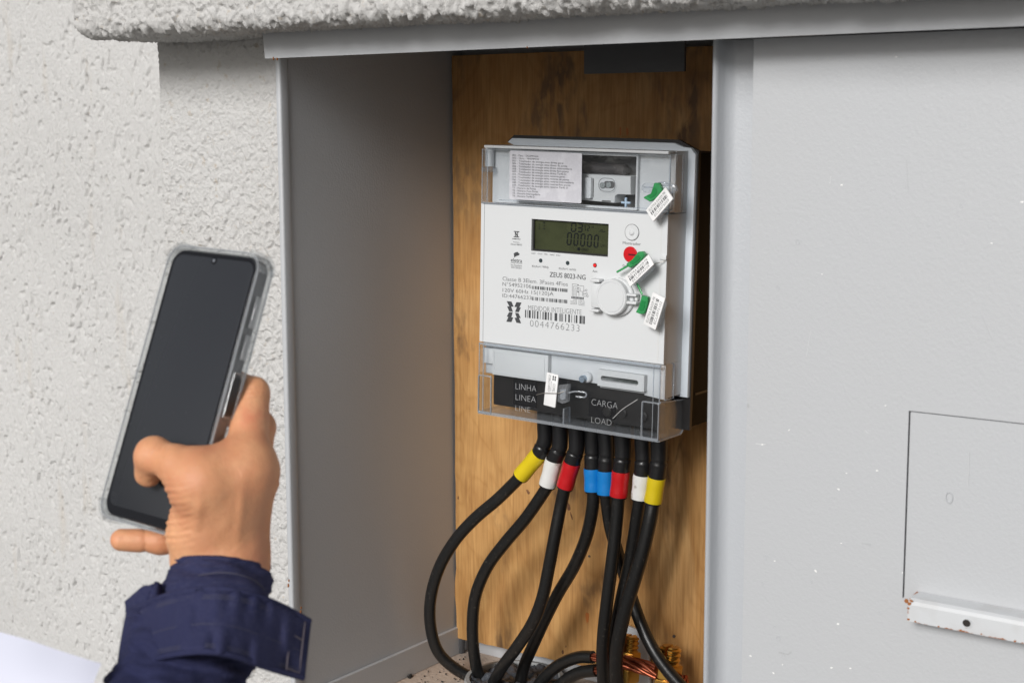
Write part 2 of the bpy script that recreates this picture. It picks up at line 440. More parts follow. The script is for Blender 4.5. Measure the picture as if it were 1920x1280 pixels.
P = np.zeros((len(allr) + 1, len(prof), 3))
for i, (x, ins) in enumerate(allr):
    q = prof - nrm * ins * 0.75
    H = relief(np.full(len(prof), x), seg, 'rough', 70) * (1.0)
    q = q + nrm * H[:, None]
    P[i + 1, :, 0] = x - (H if ins > 0.004 else 0) * (ins / er); P[i + 1, :, 1:] = q
P[0, :, 0] = P[1, :, 0] + 0.0; P[0, :, 1] = cen[0]; P[0, :, 2] = cen[1]
q0 = P[1].copy(); mid = np.array([P[1, :, 0].mean() , cen[0], cen[1]])
cap = [q0 * (1 - t) + np.array([q0[:, 0], np.full(len(prof), 0.2), np.full(len(prof), cen[1])]).T * t for t in (0.9, 0.6, 0.35, 0.2, 0.1)]
P = np.concatenate([np.array(cap), P[1:]], 0)
sb = sheet('stucco_slab', P, M_stucco)
tag(sb, 'overhanging rough stucco slab with a rounded end above the cabinet', 'slab')

# ------------------------------------------------------------------ meter cabinet
cab = empty('meter_cabinet', (0, 0, 0), 'grey painted steel meter cabinet, left bay open and right door shut', 'cabinet')
CB, CF, CT = 0.262, -0.568, 0.088                 # back, floor, ceiling
XL, XR = -0.976, -0.470
box('side_panel', XL - 0.003, XL, 0.0, CB, CF - 0.03, CT, M_paint, cab)
box('back_panel', XL, 0.95, CB, CB + 0.003, CF - 0.03, CT, M_paint, cab)
box('ceiling_panel', XL, 0.95, 0.0, CB, CT, CT + 0.003, M_paint, cab)
box('partition', XR, XR + 0.003, 0.03, CB, CF, CT, M_paint, cab)
box('outer_side_panel', 0.95, 0.953, 0.0, CB, CF - 0.03, CT, M_paint, cab)
# folded edge of the opening on the left
a = onY(517, 115, -0.008); b_ = onY(541, 1280, -0.008); c_ = onY(545, 115, -0.008); 
x0 = (a[0] + b_[0]) / 2
box('front_flange', x0, XL + 0.0015, -0.008, 0.004, -0.66, 0.0625, M_paint, cab, 0.0022, 3)
for px_, py_, s in ((539, 1096, 0.0022), (565, 1148, 0.0018), (512, 113, 0.0016), (990, 92, 0.0012)):
    pass
# skirting and floor
M_floor = mat('sandy_mortar', (0.52, 0.42, 0.34), 0.9, bump=[(300, 0.6, 0.002)], vary=[(14, 0.45, 0.7, (0.44, 0.36, 0.30)), (160, 0.62, 0.72, (0.16, 0.13, 0.11))])
box('floor_skirting', XL, XL + 0.004, 0.002, CB, CF, CF + 0.030, M_paint, cab, 0.0006, 1)
box('rear_skirting', XL + 0.004, XR, CB - 0.004, CB, CF, CF + 0.030, M_paint, cab, 0.0006, 1)
flr = gridplate('cabinet_floor', [XL, -0.94, -0.80, XR], [-0.64, -0.6, CF], {}, 0.0, CB, M_floor, cab)
# beam over the opening
za, zc = onY(497, 110, -0.043)[2], 0.0620
bx0 = -0.9575
V = []
secs = [(-0.043, zc + 0.0), (-0.043, 0.0805), (0.0, 0.0805)]
bq = [(bx0, -.043, .0590), (.98, -.043, .0635), (.98, -.0455, .094), (bx0, -.0455, .0835)]
beam = mk('header_beam', bq + [(x, y + .0015, z + .0002) for x, y, z in bq], [(0, 1, 2, 3), (4, 5, 6, 7), (0, 1, 5, 4), (1, 2, 6, 5), (2, 3, 7, 6), (3, 0, 4, 7)], M_paint, cab)
box('beam_return', bx0, 0.98, -0.0415, 0.0, 0.0625, 0.0640, M_paint, cab)
box('beam_end', bx0, bx0 + 0.0015, -0.0415, 0.0, 0.0640, 0.083, M_paint, cab)
# right post: rolled lip, groove, flat
def zpost(px, y): return onY(px, 600, y)[0]
lx = zpost(1327.5, -0.006); gx = zpost(1340, 0.004); dx = zpost(1400, 0.004)
sec = [(lx, 0.030), (lx, -0.004), (lx + 0.0006, -0.0058), (lx + 0.002, -0.0064), (lx + 0.0034, -0.0056), (lx + 0.0042, -0.003),
       (lx + 0.0052, 0.0035), (lx + 0.0064, 0.0055), (lx + 0.0085, 0.0085), (lx + 0.0130, 0.0110), (dx + 0.02, 0.0115), (dx + 0.02, 0.0130), (lx + 0.012, 0.0125), (lx + 0.007, 0.0095), (lx + 0.0015, 0.002), (lx + 0.0015, 0.030)]
V = [(x, y, -0.66) for x, y in sec] + [(x, y, 0.0622) for x, y in sec]; n = len(sec)
Fc = [(i, (i + 1) % n, n + (i + 1) % n, n + i) for i in range(n)] + [tuple(range(n)), tuple(range(n, 2 * n))]
post = mk('door_post', V, Fc, mat('shaded_post_grey', (0.43, 0.447, 0.47), 0.42, bump=[(420, 0.35, 0.0006)]), cab); wsm(post, 50)  # darker copy of the cabinet grey: shade beside the door put into the colour
M_hole = mat('dark_hole', (0.02, 0.015, 0.012), 0.8)
for px_, py_ in ((1376, 107), (1382, 132)):
    p = onY(px_, py_, 0.0110); lathe('post_rivet', [(0.0008, 0), (0.0008, 0.0006)], (p[0], 0.0113, p[2]), (0, -1, 0), M_hole, post, 10)
# dark latch plate hanging inside
p0 = onY(1095, 139, 0.12); p1 = onY(1283, 134, 0.12)
M_dark = mat('dark_grey_paint', (0.06, 0.062, 0.066), 0.5, bump=(420, 0.3, 0.0005))
lp = prism('latch_plate', [(p0[0], p0[2]), (p1[0], p1[2]), (p1[0], CT), (p0[0], CT)], 0.12, 0.123, M_dark, cab, 0.0004)

# door
DY = -0.006
dxl = onY(1403.5, 600, DY)[0]
fl_l = onY(1706, 772, DY); fl_b = onY(1704, 1122, DY)
FX0, FZ1, FZ0 = fl_l[0], fl_l[2], fl_b[2]
FX1 = FX0 + 0.20; G = 0.0008
M_door = mat('grey_door_paint', GREY, 0.45, bump=[(420, 0.4, 0.0006), (1000, 0.15, 0.0003), (12, 0.1, 0.002)],
             vary=[(6, 0.4, 0.8, (0.455, 0.468, 0.485)), (130, 0.80, 0.83, (0.75, 0.75, 0.74)), (75, 0.755, 0.79, (0.40, 0.41, 0.42))])
door = gridplate('door', [dxl, FX0 - G, FX1 + G, 0.93], [-0.66, FZ0 - 0.0, FZ1 + G, 0.0615], {(1, 1)}, DY, DY + 0.0016, M_door, cab)
box('door_return', dxl, dxl + 0.0016, DY + 0.0016, 0.011, -0.66, 0.0615, M_door, door)
flap = box('inspection_flap', FX0, FX1, DY + 0.0006, DY + 0.0022, FZ0 - 0.02, FZ1, M_door, door, 0.0005, 1)
box('flap_backing', FX0 - 0.006, FX1 + 0.006, DY + 0.0026, DY + 0.004, FZ0 - 0.02, FZ1 + 0.006, M_dark, door)
# lip under the flap
M_lip = mat('pale_worn_paint', (0.55, 0.565, 0.58), 0.38, vary=[(45, 0.5, 0.8, (0.48, 0.48, 0.48))])
n_ = M_lip.node_tree; bs = n_.nodes['Principled BSDF']
# rust along the lip's edges: real wear, follows the object's lower edge and corner
tc = n_.nodes.new('ShaderNodeTexCoord'); sx = n_.nodes.new('ShaderNodeSeparateXYZ'); n_.links.new(tc.outputs['Generated'], sx.inputs[0])
nz = n_.nodes.new('ShaderNodeTexNoise'); nz.inputs['Scale'].default_value = 160; nz.inputs['Detail'].default_value = 5
n_.links.new(tc.outputs['Object'], nz.inputs['Vector'])
def mth(op, a, b_=None):
    q = n_.nodes.new('ShaderNodeMath'); q.operation = op
    for i, v in enumerate((a, b_)):
        if v is None: continue
        if isinstance(v, (int, float)): q.inputs[i].default_value = v
        else: n_.links.new(v, q.inputs[i])
    return q.outputs[0]
edge = mth('SUBTRACT', 1.0, mth('MULTIPLY', sx.outputs['Z'], 4.5))
edge2 = mth('SUBTRACT', 1.0, mth('MULTIPLY', sx.outputs['X'], 30.0))
em = mth('MULTIPLY', mth('MAXIMUM', edge, edge2), mth('MULTIPLY', nz.outputs['Fac'], 1.9))
rr = n_.nodes.new('ShaderNodeMapRange'); rr.inputs['From Min'].default_value = 0.86; rr.inputs['From Max'].default_value = 1.0; n_.links.new(em, rr.inputs[0])
mx = n_.nodes.new('ShaderNodeMix'); mx.data_type = 'RGBA'; n_.links.new(rr.outputs[0], mx.inputs[0])
n_.links.new(bs.inputs['Base Color'].links[0].from_socket, mx.inputs[6]); mx.inputs[7].default_value = (0.30, 0.10, 0.03, 1)
n_.links.new(mx.outputs[2], bs.inputs['Base Color'])
q1 = onY(1703, 1124, -0.022); q2 = onY(1702, 1163, -0.022)
lipz1, lipz0 = q1[2], q2[2]; lipx = q1[0]
sec = [(DY, lipz1 + 0.002), (-0.019, lipz1 + 0.001), (-0.0215, lipz1 - 0.0005), (-0.0225, lipz1 - 0.003), (-0.0225, lipz0), (-0.021, lipz0), (-0.021, lipz1 - 0.004), (-0.019, lipz1 - 0.001), (DY, lipz1 + 0.0004)]
hx = onY(1813, 1167, -0.0225); 
V = []; Fc = []; n = len(sec)
for x in (lipx, lipx + 0.20): V += [(x, y, z) for y, z in sec]
Fc = [(i, (i + 1) % n, n + (i + 1) % n, n + i) for i in range(n)] + [tuple(range(n)), tuple(range(n, 2 * n))]
lip = mk('flap_lip', V, Fc, M_lip, door)
box('lip_end', lipx, lipx + 0.0018, -0.021, DY, lipz0 + 0.001, lipz1, M_lip, door)
lathe('lip_hole', [(0.0029, 0.0), (0.0029, 0.0003)], (hx[0], -0.0226, hx[2]), (0, -1, 0), M_hole, door, 20)
ring('lip_hole_rim', [(hx[0] + 0.0036 * math.cos(t), hx[2] + 0.0034 * math.sin(t)) for t in np.linspace(0, 6.28, 21)[:-1]],
     [(hx[0] + 0.0028 * math.cos(t), hx[2] + 0.0026 * math.sin(t)) for t in np.linspace(0, 6.28, 21)[:-1]], -0.0233, -0.0225, M_lip, door)
def scratch(pts, wd, mt, name='scratch'):
    P = [onY(px, py, DY) for px, py in pts]; V = []; Fc = []
    for i, p in enumerate(P):
        d = P[min(i + 1, len(P) - 1)] - P[max(i - 1, 0)]; d = d / np.linalg.norm(d); n_s = np.array([-d[2], 0, d[0]]) * wd / 2
        for q in (p + n_s, p - n_s): V.append((q[0], DY - .00012, q[2]))
    for i in range(len(P) - 1): Fc.append((2 * i, 2 * i + 1, 2 * i + 3, 2 * i + 2))
    return mk(name, V, Fc, mt, door)
M_scr = mat('pale_scratch', (0.56, 0.57, 0.58), 0.5); M_scrd = mat('dull_scratch', (0.40, 0.41, 0.42), 0.6)
L = [scratch(q, w_, m_) for q, w_, m_ in ((((1817, 846), (1816, 880), (1815, 912)), .0004, M_scr), (((1417, 831), (1428, 833), (1436, 832)), .0007, M_scr), (((1558, 330), (1556, 345)), .0005, M_scr),
     (((1616, 1018), (1632, 1021)), .0006, M_scrd), (((1460, 1222), (1478, 1226), (1484, 1221)), .0012, M_scrd), (((1622, 806), (1628, 812)), .0005, M_scr), (((1700, 300), (1703, 360)), .0003, M_scrd), (((1520, 620), (1512, 668)), .0003, M_scr), (((1840, 590), (1862, 640)), .00025, M_scrd))]
tag(join('scratches', L, door), kind='stuff')
# chips and dried drops on the door paint
M_chip = mat('white_speck', (0.8, 0.8, 0.78), 0.6); M_drop = mat('dried_drop', (0.425, 0.438, 0.455), 0.35)
def speck(px, py, r, ang, mt, name, asp=2.2):
    yy = DY - 0.00025
    p = onY(px, py, yy); pts = []
    for k in range(9):
        a = 2 * math.pi * k / 9; rr_ = r * (0.8 + 0.4 * random.random()); x = rr_ * math.cos(a) * asp; z = rr_ * math.sin(a)
        pts.append((p[0] + x * math.cos(ang) - z * math.sin(ang), p[2] + x * math.sin(ang) + z * math.cos(ang)))
    return prism(name, pts, yy, DY + 0.0001, mt, door)
L = []
for px, py, r, a in ((1429, 833, .0009, 0), (1479, 806, .0007, 1), (1572, 917, .0009, -.4), (1529, 1070, .0011, -.7), (1571, 1169, .0010, .1), (1407, 1229, .0009, 0), (1559, 1251, .0009, .2), (1587, 887, .0005, 0),
                     (1916, 379, .0010, 0), (1578, 347, .0009, 0), (1859, 456, .0006, 0), (1541, 514, .0005, 0), (1450, 1261, .0008, -.5), (1644, 882, .0008, 0), (1467, 1245, .0006, -.3), (1452, 1051, .0006, .3), (1692, 1073, .0006, 1), (1594, 1252, .0007, 0), (1680, 107, .0007, 0), (1577, 1018, .0005, 0), (1660, 760, .0005, .6)):
    L.append(speck(px, py, r * .6, a, M_chip, 'paint_chip', 1.8))
tag(join('paint_chips', L, door), kind='stuff')
L = []
for px, py, r in ((1790, 134, .0011), (1496, 454, .0016), (1436, 1044, .0014), (1460, 1196, .0017), (1803, 385, .0009), (1453, 1175, .0009), (1650, 1147, .0009), (1522, 1089, .0009), (1631, 1020, .0008), (1459, 540, .0014), (1430, 1092, .001), (1470, 1226, .0014)):
    p = onY(px, py, DY)
    o = ring('drop', [(p[0] + r * math.cos(t), p[2] + r * 1.25 * math.sin(t)) for t in np.linspace(0, 6.28, 13)[:-1]],
             [(p[0] + r * .72 * math.cos(t), p[2] + r * .95 * math.sin(t)) for t in np.linspace(0, 6.28, 13)[:-1]], DY - 0.0002, DY + 0.0001, M_drop, door); L.append(o)
p = onY(1780, 933, DY)
for k in (0,):
    o = ring('drop', [(p[0] + .0026 * math.cos(t), p[2] + .0040 * math.sin(t)) for t in np.linspace(0, 6.28, 17)[:-1]],
             [(p[0] + .0020 * math.cos(t) - .0002, p[2] + .0034 * math.sin(t) + .0003) for t in np.linspace(0, 6.28, 17)[:-1]], DY - 0.0002, DY + 0.0006, M_drop, door); L.append(o)
tag(join('dried_drops', L, door), kind='stuff')
M_rust = mat('rust', (0.30, 0.11, 0.03), 0.8)
L = []
for px_, py_, yy, r in ((540, 1097, -0.009, .0012), (541, 1088, -0.009, .0008), (563, 1147, -0.009, .0012), (564, 1139, -0.009, .0007), (512, 110, -0.0436, .0010), (519, 111, -0.0436, .0008), (988, 89, -0.0436, .0006)):
    p = onY(px_, py_, yy); L.append(prism('r', [(p[0] + r * math.cos(t) * .6, p[2] + r * math.sin(t) * 1.5) for t in np.linspace(0, 6.28, 8)[:-1]], yy, yy + .0012, M_rust, cab))
tag(join('rust_spots', L, cab), kind='stuff')
L = []
for px_, py_, yy, r in ((1700, 1126, -.0066, .0016), (1704, 1131, -.0228, .0013), (1703, 1140, -.0228, .0009), (1708, 1126, -.0228, .0011), (1703, 1160, -.0228, .0010), (1716, 1165, -.0228, .0007), (1760, 1174, -.0228, .0006), (1801, 1181, -.0228, .0009), (1840, 1188, -.0228, .0006), (1880, 1197, -.0228, .0007), (1903, 1201, -.0228, .0009)):
    p = onY(px_, py_, yy); L.append(prism('r', [(p[0] + r * math.cos(t) * random.uniform(.6, 1.5), p[2] + r * math.sin(t) * random.uniform(.5, 1.1)) for t in np.linspace(0, 6.28, 10)[:-1]], yy, yy + .0006, M_rust, door))
tag(join('lip_rust', L, door), kind='stuff')

# ------------------------------------------------------------------ plywood board
YB = 0.2416
M_board = bpy.data.materials.new('plywood'); M_board.use_nodes = True
n_ = M_board.node_tree; bs = n_.nodes['Principled BSDF']; bs.inputs['Roughness'].default_value = 0.55; bs.inputs['Specular IOR Level'].default_value = 0.3
tc = n_.nodes.new('ShaderNodeTexCoord')
def noise(scale, mapping, det=6, dist=0.0, loc=(0, 0, 0)):
    mp = n_.nodes.new('ShaderNodeMapping'); mp.inputs['Scale'].default_value = mapping; mp.inputs['Location'].default_value = loc
    n_.links.new(tc.outputs['Object'], mp.inputs[0])
    t = n_.nodes.new('ShaderNodeTexNoise'); t.inputs['Scale'].default_value = scale; t.inputs['Detail'].default_value = det; t.inputs['Distortion'].default_value = dist
    n_.links.new(mp.outputs[0], t.inputs['Vector']); return t.outputs['Fac']
def ramp(src, stops):
    r = n_.nodes.new('ShaderNodeValToRGB'); e = r.color_ramp.elements
    while len(e) < len(stops): e.new(0.5)
    for k, (p, c) in enumerate(stops): e[k].position = p; e[k].color = (*c, 1)
    n_.links.new(src, r.inputs[0]); return r.outputs[0]
def mix(fac, a, b_, mode='MIX'):
    q = n_.nodes.new('ShaderNodeMix'); q.data_type = 'RGBA'; q.blend_type = mode
    for i, v in ((0, fac), (6, a), (7, b_)):
        if isinstance(v, (int, float)): q.inputs[i].default_value = v
        elif isinstance(v, tuple): q.inputs[i].default_value = (*v, 1)
        else: n_.links.new(v, q.inputs[i])
    return q.outputs[2]
base = ramp(noise(5, (1.3, 1, 0.42), 5, 2.2), [(0.32, (0.43, 0.225, 0.078)), (0.45, (0.53, 0.30, 0.112)), (0.56, (0.49, 0.262, 0.092)), (0.70, (0.58, 0.35, 0.148))])
fine = ramp(noise(520, (1, 1, 0.045), 4), [(0.33, (0.80, 0.77, 0.74)), (0.58, (1.0, 1.0, 1.0))])
base = mix(0.9, base, fine, 'MULTIPLY')
stre = ramp(noise(95, (1, 1, 0.10), 6, 1.4), [(0.40, (0.84, 0.80, 0.76)), (0.56, (1, 1, 1))])
base = mix(0.75, base, stre, 'MULTIPLY')
fig = ramp(noise(3.2, (1.6, 1, 0.7), 2, 6.0, (1, 0, 4)), [(0.44, (1, 1, 1)), (0.50, (0.88, 0.84, 0.79)), (0.56, (1, 1, 1))])
base = mix(0.8, base, fig, 'MULTIPLY')
mould = ramp(noise(10, (1.0, 1, 0.45), 8, 0.8, (3, 0, 1)), [(0.53, (0, 0, 0)), (0.64, (1, 1, 1))])
mould2 = ramp(noise(70, (1.0, 1, 0.35), 8, 0.5), [(0.46, (0, 0, 0)), (0.60, (1, 1, 1))])
mm = mix(1.0, mould, mould2, 'MULTIPLY')
base = mix(mm, base, (0.17, 0.095, 0.045))
# the top third of the sheet is stained greyer and darker by damp
sp = n_.nodes.new('ShaderNodeSeparateXYZ'); n_.links.new(tc.outputs['Object'], sp.inputs[0])
mr = n_.nodes.new('ShaderNodeMapRange'); mr.inputs['From Min'].default_value = -0.16; mr.inputs['From Max'].default_value = 0.03
n_.links.new(sp.outputs['Z'], mr.inputs[0])
m3 = ramp(noise(16, (1.0, 1, 0.5), 9, 1.0, (9, 0, 2)), [(0.47, (0, 0, 0)), (0.60, (1, 1, 1))]); m4 = ramp(noise(130, (1, 1, .4), 6), [(0.42, (0, 0, 0)), (0.58, (1, 1, 1))])
m5 = mix(1.0, mix(1.0, m3, m4, 'MULTIPLY'), mr.outputs[0], 'MULTIPLY')
base = mix(m5, base, (0.19, 0.115, 0.060))
base = mix(mr.outputs[0], base, mix(1.0, base, (0.85, 0.83, 0.82), 'MULTIPLY'))
n_.links.new(base, bs.inputs['Base Color'])
bp = n_.nodes.new('ShaderNodeBump'); bp.inputs['Strength'].default_value = 0.25; bp.inputs['Distance'].default_value = 0.0005
n_.links.new(noise(420, (1, 1, 0.03), 3), bp.inputs['Height']); n_.links.new(bp.outputs[0], bs.inputs['Normal'])
bl = onY(855.6, 1195, YB); br = onY(1054, 1239.5, YB); tl = onY(844, 106, YB)
slope = (br[2] - bl[2]) / (br[0] - bl[0])
xr = -0.478
# slightly ragged cut edge
pts = []
N = 60
for k in range(N + 1):
    x = bl[0] + (xr - bl[0]) * k / N; pts.append((x, bl[2] + slope * (x - bl[0]) + random.uniform(-.0006, .0006)))
pts += [(xr, 0.072), (bl[0] + 0.0006, 0.072)]
for k in range(1, 40):
    z = 0.072 + (bl[2] - 0.072) * k / 40; pts.append((bl[0] + 0.0006 + random.uniform(-.0006, .0004) - (0.0016 if 35 < k < 38 else 0), z))
board = prism('plywood_board', pts, YB, YB + 0.0125, M_board, None)
tag(board, 'orange brown plywood backboard behind the electricity meter, damp stained at the top', 'board')
M_knot = mat('dark_knot', (0.13, 0.055, 0.025), 0.6, vary=(200, 0.4, 0.7, (0.22, 0.10, 0.04))); M_resin = mat('orange_resin', (0.42, 0.13, 0.025), 0.5); M_nail = mat('grey_nail', (0.16, 0.15, 0.14), 0.4, metal=0.8)
def blot(px, py, w, h, mt, name, ang=0.0):
    p = onY(px, py, YB - 0.0003); w *= .42e-3; h *= .42e-3; pts = []
    for k in range(14):
        a = 2 * math.pi * k / 14; q = 0.75 + 0.4 * random.random(); x, z = w * q * math.cos(a), h * q * math.sin(a)
        pts.append((p[0] + x * math.cos(ang) - z * math.sin(ang), p[2] + x * math.sin(ang) + z * math.cos(ang)))
    return prism(name, pts, YB - 0.0003, YB + 0.001, mt, board)
for a in ((1163, 247, 2.2, 12), (1176, 247, 3.2, 11)): blot(*a, M_resin, 'resin_mark')
blot(1101, 1157, 5, 14, M_resin, 'resin_mark')
for a in ((1066, 950, 5, 11, 0.3), (1071, 966, 2, 10, .35), (1060, 938, 3, 3, 0), (1055, 1222, 3, 5, 0), (1061, 1211, 1.4, 3, 0), (859, 933, 2, 5, 0), (990, 922, 4, 7, .6)): blot(*a[:4], M_knot, 'knot', a[4])
p = onY(1264, 1192, YB); lathe('nail_head', [(0.0016, 0), (0.0016, 0.0006)], (p[0], YB, p[2]), (0, -1, 0), M_nail, board, 14)
p = onY(1105, 1042, YB); lathe('nail_head', [(0.0012, 0), (0.0012, 0.0005)], (p[0], YB, p[2]), (0, -1, 0), M_nail, board, 12)
p = onY(865, 1208, YB + .006); lathe('standoff_screw', [(0.0042, 0), (0.0042, 0.016), (0.003, 0.018)], (p[0], YB + 0.006, p[2] + 0.008), (0, 0, -1), M_dark, board, 14)

# ------------------------------------------------------------------ electricity meter
mr_, my_ = 0.0222, 0.0065
YF = 0.130
ux = Vector((math.cos(mr_), math.sin(my_), -math.sin(mr_))).normalized()
uz = Vector((math.sin(mr_), 0, math.cos(mr_))); uz = (uz - ux * ux.dot(uz)).normalized(); uy = uz.cross(ux)
og = Vector(onY(902.3, 380.2, YF))
MW = Matrix.Identity(4)
for i in range(3): MW[i][0] = ux[i]; MW[i][1] = uy[i]; MW[i][2] = uz[i]; MW[i][3] = og[i]
MWi = MW.inverted()
def L3(px, py, dy=0.0):
    """pixel on the meter's local plane y=dy -> local point"""
    o = MWi @ Vector(CAM); d = (MWi.to_3x3() @ Vector(ray(px, py))); t = (dy - o.y) / d.y; return o + d * t
def L2(px, py, dy=0.0):
    p = L3(px, py, dy); return (p.x, p.z)
meter = empty('electricity_meter', label='white electricity meter with a green display and clear covers on the plywood board', cat='electricity meter', mw=MW)
FW = L2(1252.7, 401.4)[0]                       # face width
zt_face = 0.0; zb_face = L2(900, 639.5)[1]
zc_bot = L2(897.3, 771)[1]
z_top = L2(907, 272, 0.0)[1]
depth_fl = 0.033
# face plate with the display window
lx0, lz1 = L2(996.9, 410.3); lx1, lz0 = L2(1139.8, 481.9)
face = gridplate('front_cover', [0, lx0, lx1, FW], [zb_face, lz0, lz1, 0], {(1, 1)}, 0, 0.0035, M_white, meter)
print('meter', FW, zb_face, zc_bot, z_top)
# body sides behind the face
box('body_shell', 0.003, FW - 0.0005, 0.0055, depth_fl, zc_bot + 0.022, z_top + 0.002, M_white, meter) if False else None
mid = gridplate('body_shell', [0.0015, 0.0045, FW - 0.003, FW - 0.0003], [zb_face - 0.001, zb_face + 0.0015, -0.0025, -0.0005], {(1, 1)}, 0.0035, depth_fl, M_white, meter)
# LCD
box('lcd_panel', lx0 - 0.001, lx1 + 0.001, 0.0040, 0.0052, lz0 - 0.001, lz1 + 0.001, M_lcd, meter)
ring('lcd_bezel', rrect(lx0 - 0.0008, lx1 + 0.0008, lz0 - 0.0008, lz1 + 0.0008, 0.0006, 2), rrect(lx0 + 0.0014, lx1 - 0.0008, lz0 + 0.0016, lz1 - 0.0010, 0.0004, 2), 0.0026, 0.0039, M_lcdframe, meter)
seg_ = Ink(0.0037)
SEGS = {'0': 'abcdef', '3': 'abcdg', '2': 'abged', '1': 'bc', '7': 'abc', '4': 'fgbc', '5': 'afgcd', '6': 'afgcde', '9': 'abcdfg', '8': 'abcdefg'}
def digit(ch, x, z, w, h, t, dash=False):
    sk = 0.06 * h
    P = {'a': ((0, h), (w, h)), 'b': ((w, h), (w, h / 2)), 'c': ((w, h / 2), (w, 0)), 'd': ((0, 0), (w, 0)), 'e': ((0, 0), (0, h / 2)), 'f': ((0, h / 2), (0, h)), 'g': ((0, h / 2), (w, h / 2))}
    for s in SEGS[ch]:
        (a, b_), (c, d) = P[s]; dx_, dz_ = c - a, d - b_; l = math.hypot(dx_, dz_); gx_, gz_ = dx_ / l * t * .35, dz_ / l * t * .35
        seg_.line((x + a + gx_ + sk * b_ / h, z + b_ + gz_), (x + c - gx_ + sk * d / h, z + d - gz_), t)
def lcdp(zx, zy): return L2(930 + zx / 8, 400 + zy / 8, 0.0037)
for k in range(5):
    a = lcdp(1062 + 101 * k, 466 + 9.5 * k); bq = lcdp(1062 + 101 * k + 68, 295 + 9.5 * k)
    digit('0', a[0] + .0002, a[1], bq[0] - a[0] - .0007, bq[1] - a[1], 0.0012)
a = lcdp(1128, 268); bq = lcdp(1192, 150); digit('0', a[0], a[1], bq[0] - a[0], bq[1] - a[1], 0.0012)
a = lcdp(1222, 275); bq = lcdp(1300, 160); digit('3', a[0], a[1], bq[0] - a[0] - .0008, bq[1] - a[1], 0.0012)
a = lcdp(1366, 262); bq = lcdp(1398, 190); digit('2', a[0], a[1], bq[0] - a[0], bq[1] - a[1], 0.0006)
seg_.line(lcdp(1318, 188), lcdp(1356, 190), .0006); seg_.line(lcdp(1337, 190), lcdp(1337, 262), .0006)
seg_.text('H', lcdp(1435, 222), lcdp(1460, 224), .0022)
seg_.line(lcdp(1545, 268), lcdp(1580, 270), .0005); seg_.line(lcdp(1568, 250), lcdp(1600, 253), .0005); seg_.line(lcdp(1590, 275), lcdp(1636, 279), .0005)
seg_.text('k W h', lcdp(1570, 508), lcdp(1650, 512), .0030, offset=-.02)
cc = lcdp(1240, 535); seg_.poly([(cc[0] + .0016 * math.cos(t), cc[1] + .0016 * math.sin(t)) for t in np.linspace(0, 6.28, 13)[:-1]])
for q in range(4): seg_.line(lcdp(1280, 525 + q * 10), lcdp(1385, 534 + q * 10), .0002)
for q, (x, z) in enumerate(((720, 150), (720, 180), (720, 235), (720, 130), (650, 170), (650, 200), (650, 235))):
    wv = 22 if q < 4 else 12
    seg_.poly([lcdp(x - wv, z), lcdp(x + wv, z + 2), lcdp(x, z + (14 if q % 2 else -14))])
tag(seg_.build('lcd_segments', M_seg, meter), kind='stuff')

# flange and dark base against the board
fx1 = L2(1303, 500, depth_fl + 0.006)[0]
ftop = L2(1100, 263, depth_fl + 0.004)[1]
a1 = L2(951, 272, depth_fl)[0]; a2 = L2(960, 262, depth_fl)[0]; b2_ = L2(1270, 283, depth_fl)[0]; b3 = L2(1288, 290, depth_fl)[0]
fbz = L2(1303, 745, depth_fl + 0.006)[1]
fl_pts = [(0.008, fbz), (fx1, fbz), (fx1, -0.0 + z_top - 0.003), (fx1 - 0.005, z_top + 0.0025), (fx1 - 0.012, z_top + 0.003), (fx1 - 0.022, ftop), (a2, ftop), (a1, z_top + 0.0025), (0.012, z_top)]
prism('flange_plate', fl_pts, depth_fl, depth_fl + 0.004, M_flange, meter, 0.0006)
bk_pts = [(0.010, zc_bot + 0.004), (fx1 + 0.0012, zc_bot + 0.004), (fx1 + 0.0012, z_top + 0.000), (fx1 - 0.006, z_top + 0.003), (fx1 - 0.019, ftop + 0.0028), (a2 - 0.0006, ftop + 0.0028), (a1 - 0.0022, z_top + 0.003), (0.012, z_top)]
prism('rear_gasket', bk_pts, depth_fl + 0.004, depth_fl + 0.008, M_black, meter)
base_y1 = (YB - YF) - 0.0005
db = [(0.02, zc_bot + 0.006), (fx1 - 0.001, zc_bot + 0.006), (fx1 - 0.001, z_top - 0.002), (0.02, z_top - 0.002)]
prism('rear_base', db, depth_fl + 0.008, base_y1, M_base, meter, 0.0008)
box('base_groove', fx1 - 0.001, fx1 - 0.0006, depth_fl + 0.016, base_y1 - 0.004, zc_bot + 0.034, zc_bot + 0.036, M_black, meter)

# ---- upper compartment
US, UD = 0.0, 0.022                              # recess depth
uz1 = z_top
wx0 = L2(917, 320, 0.006)[0]
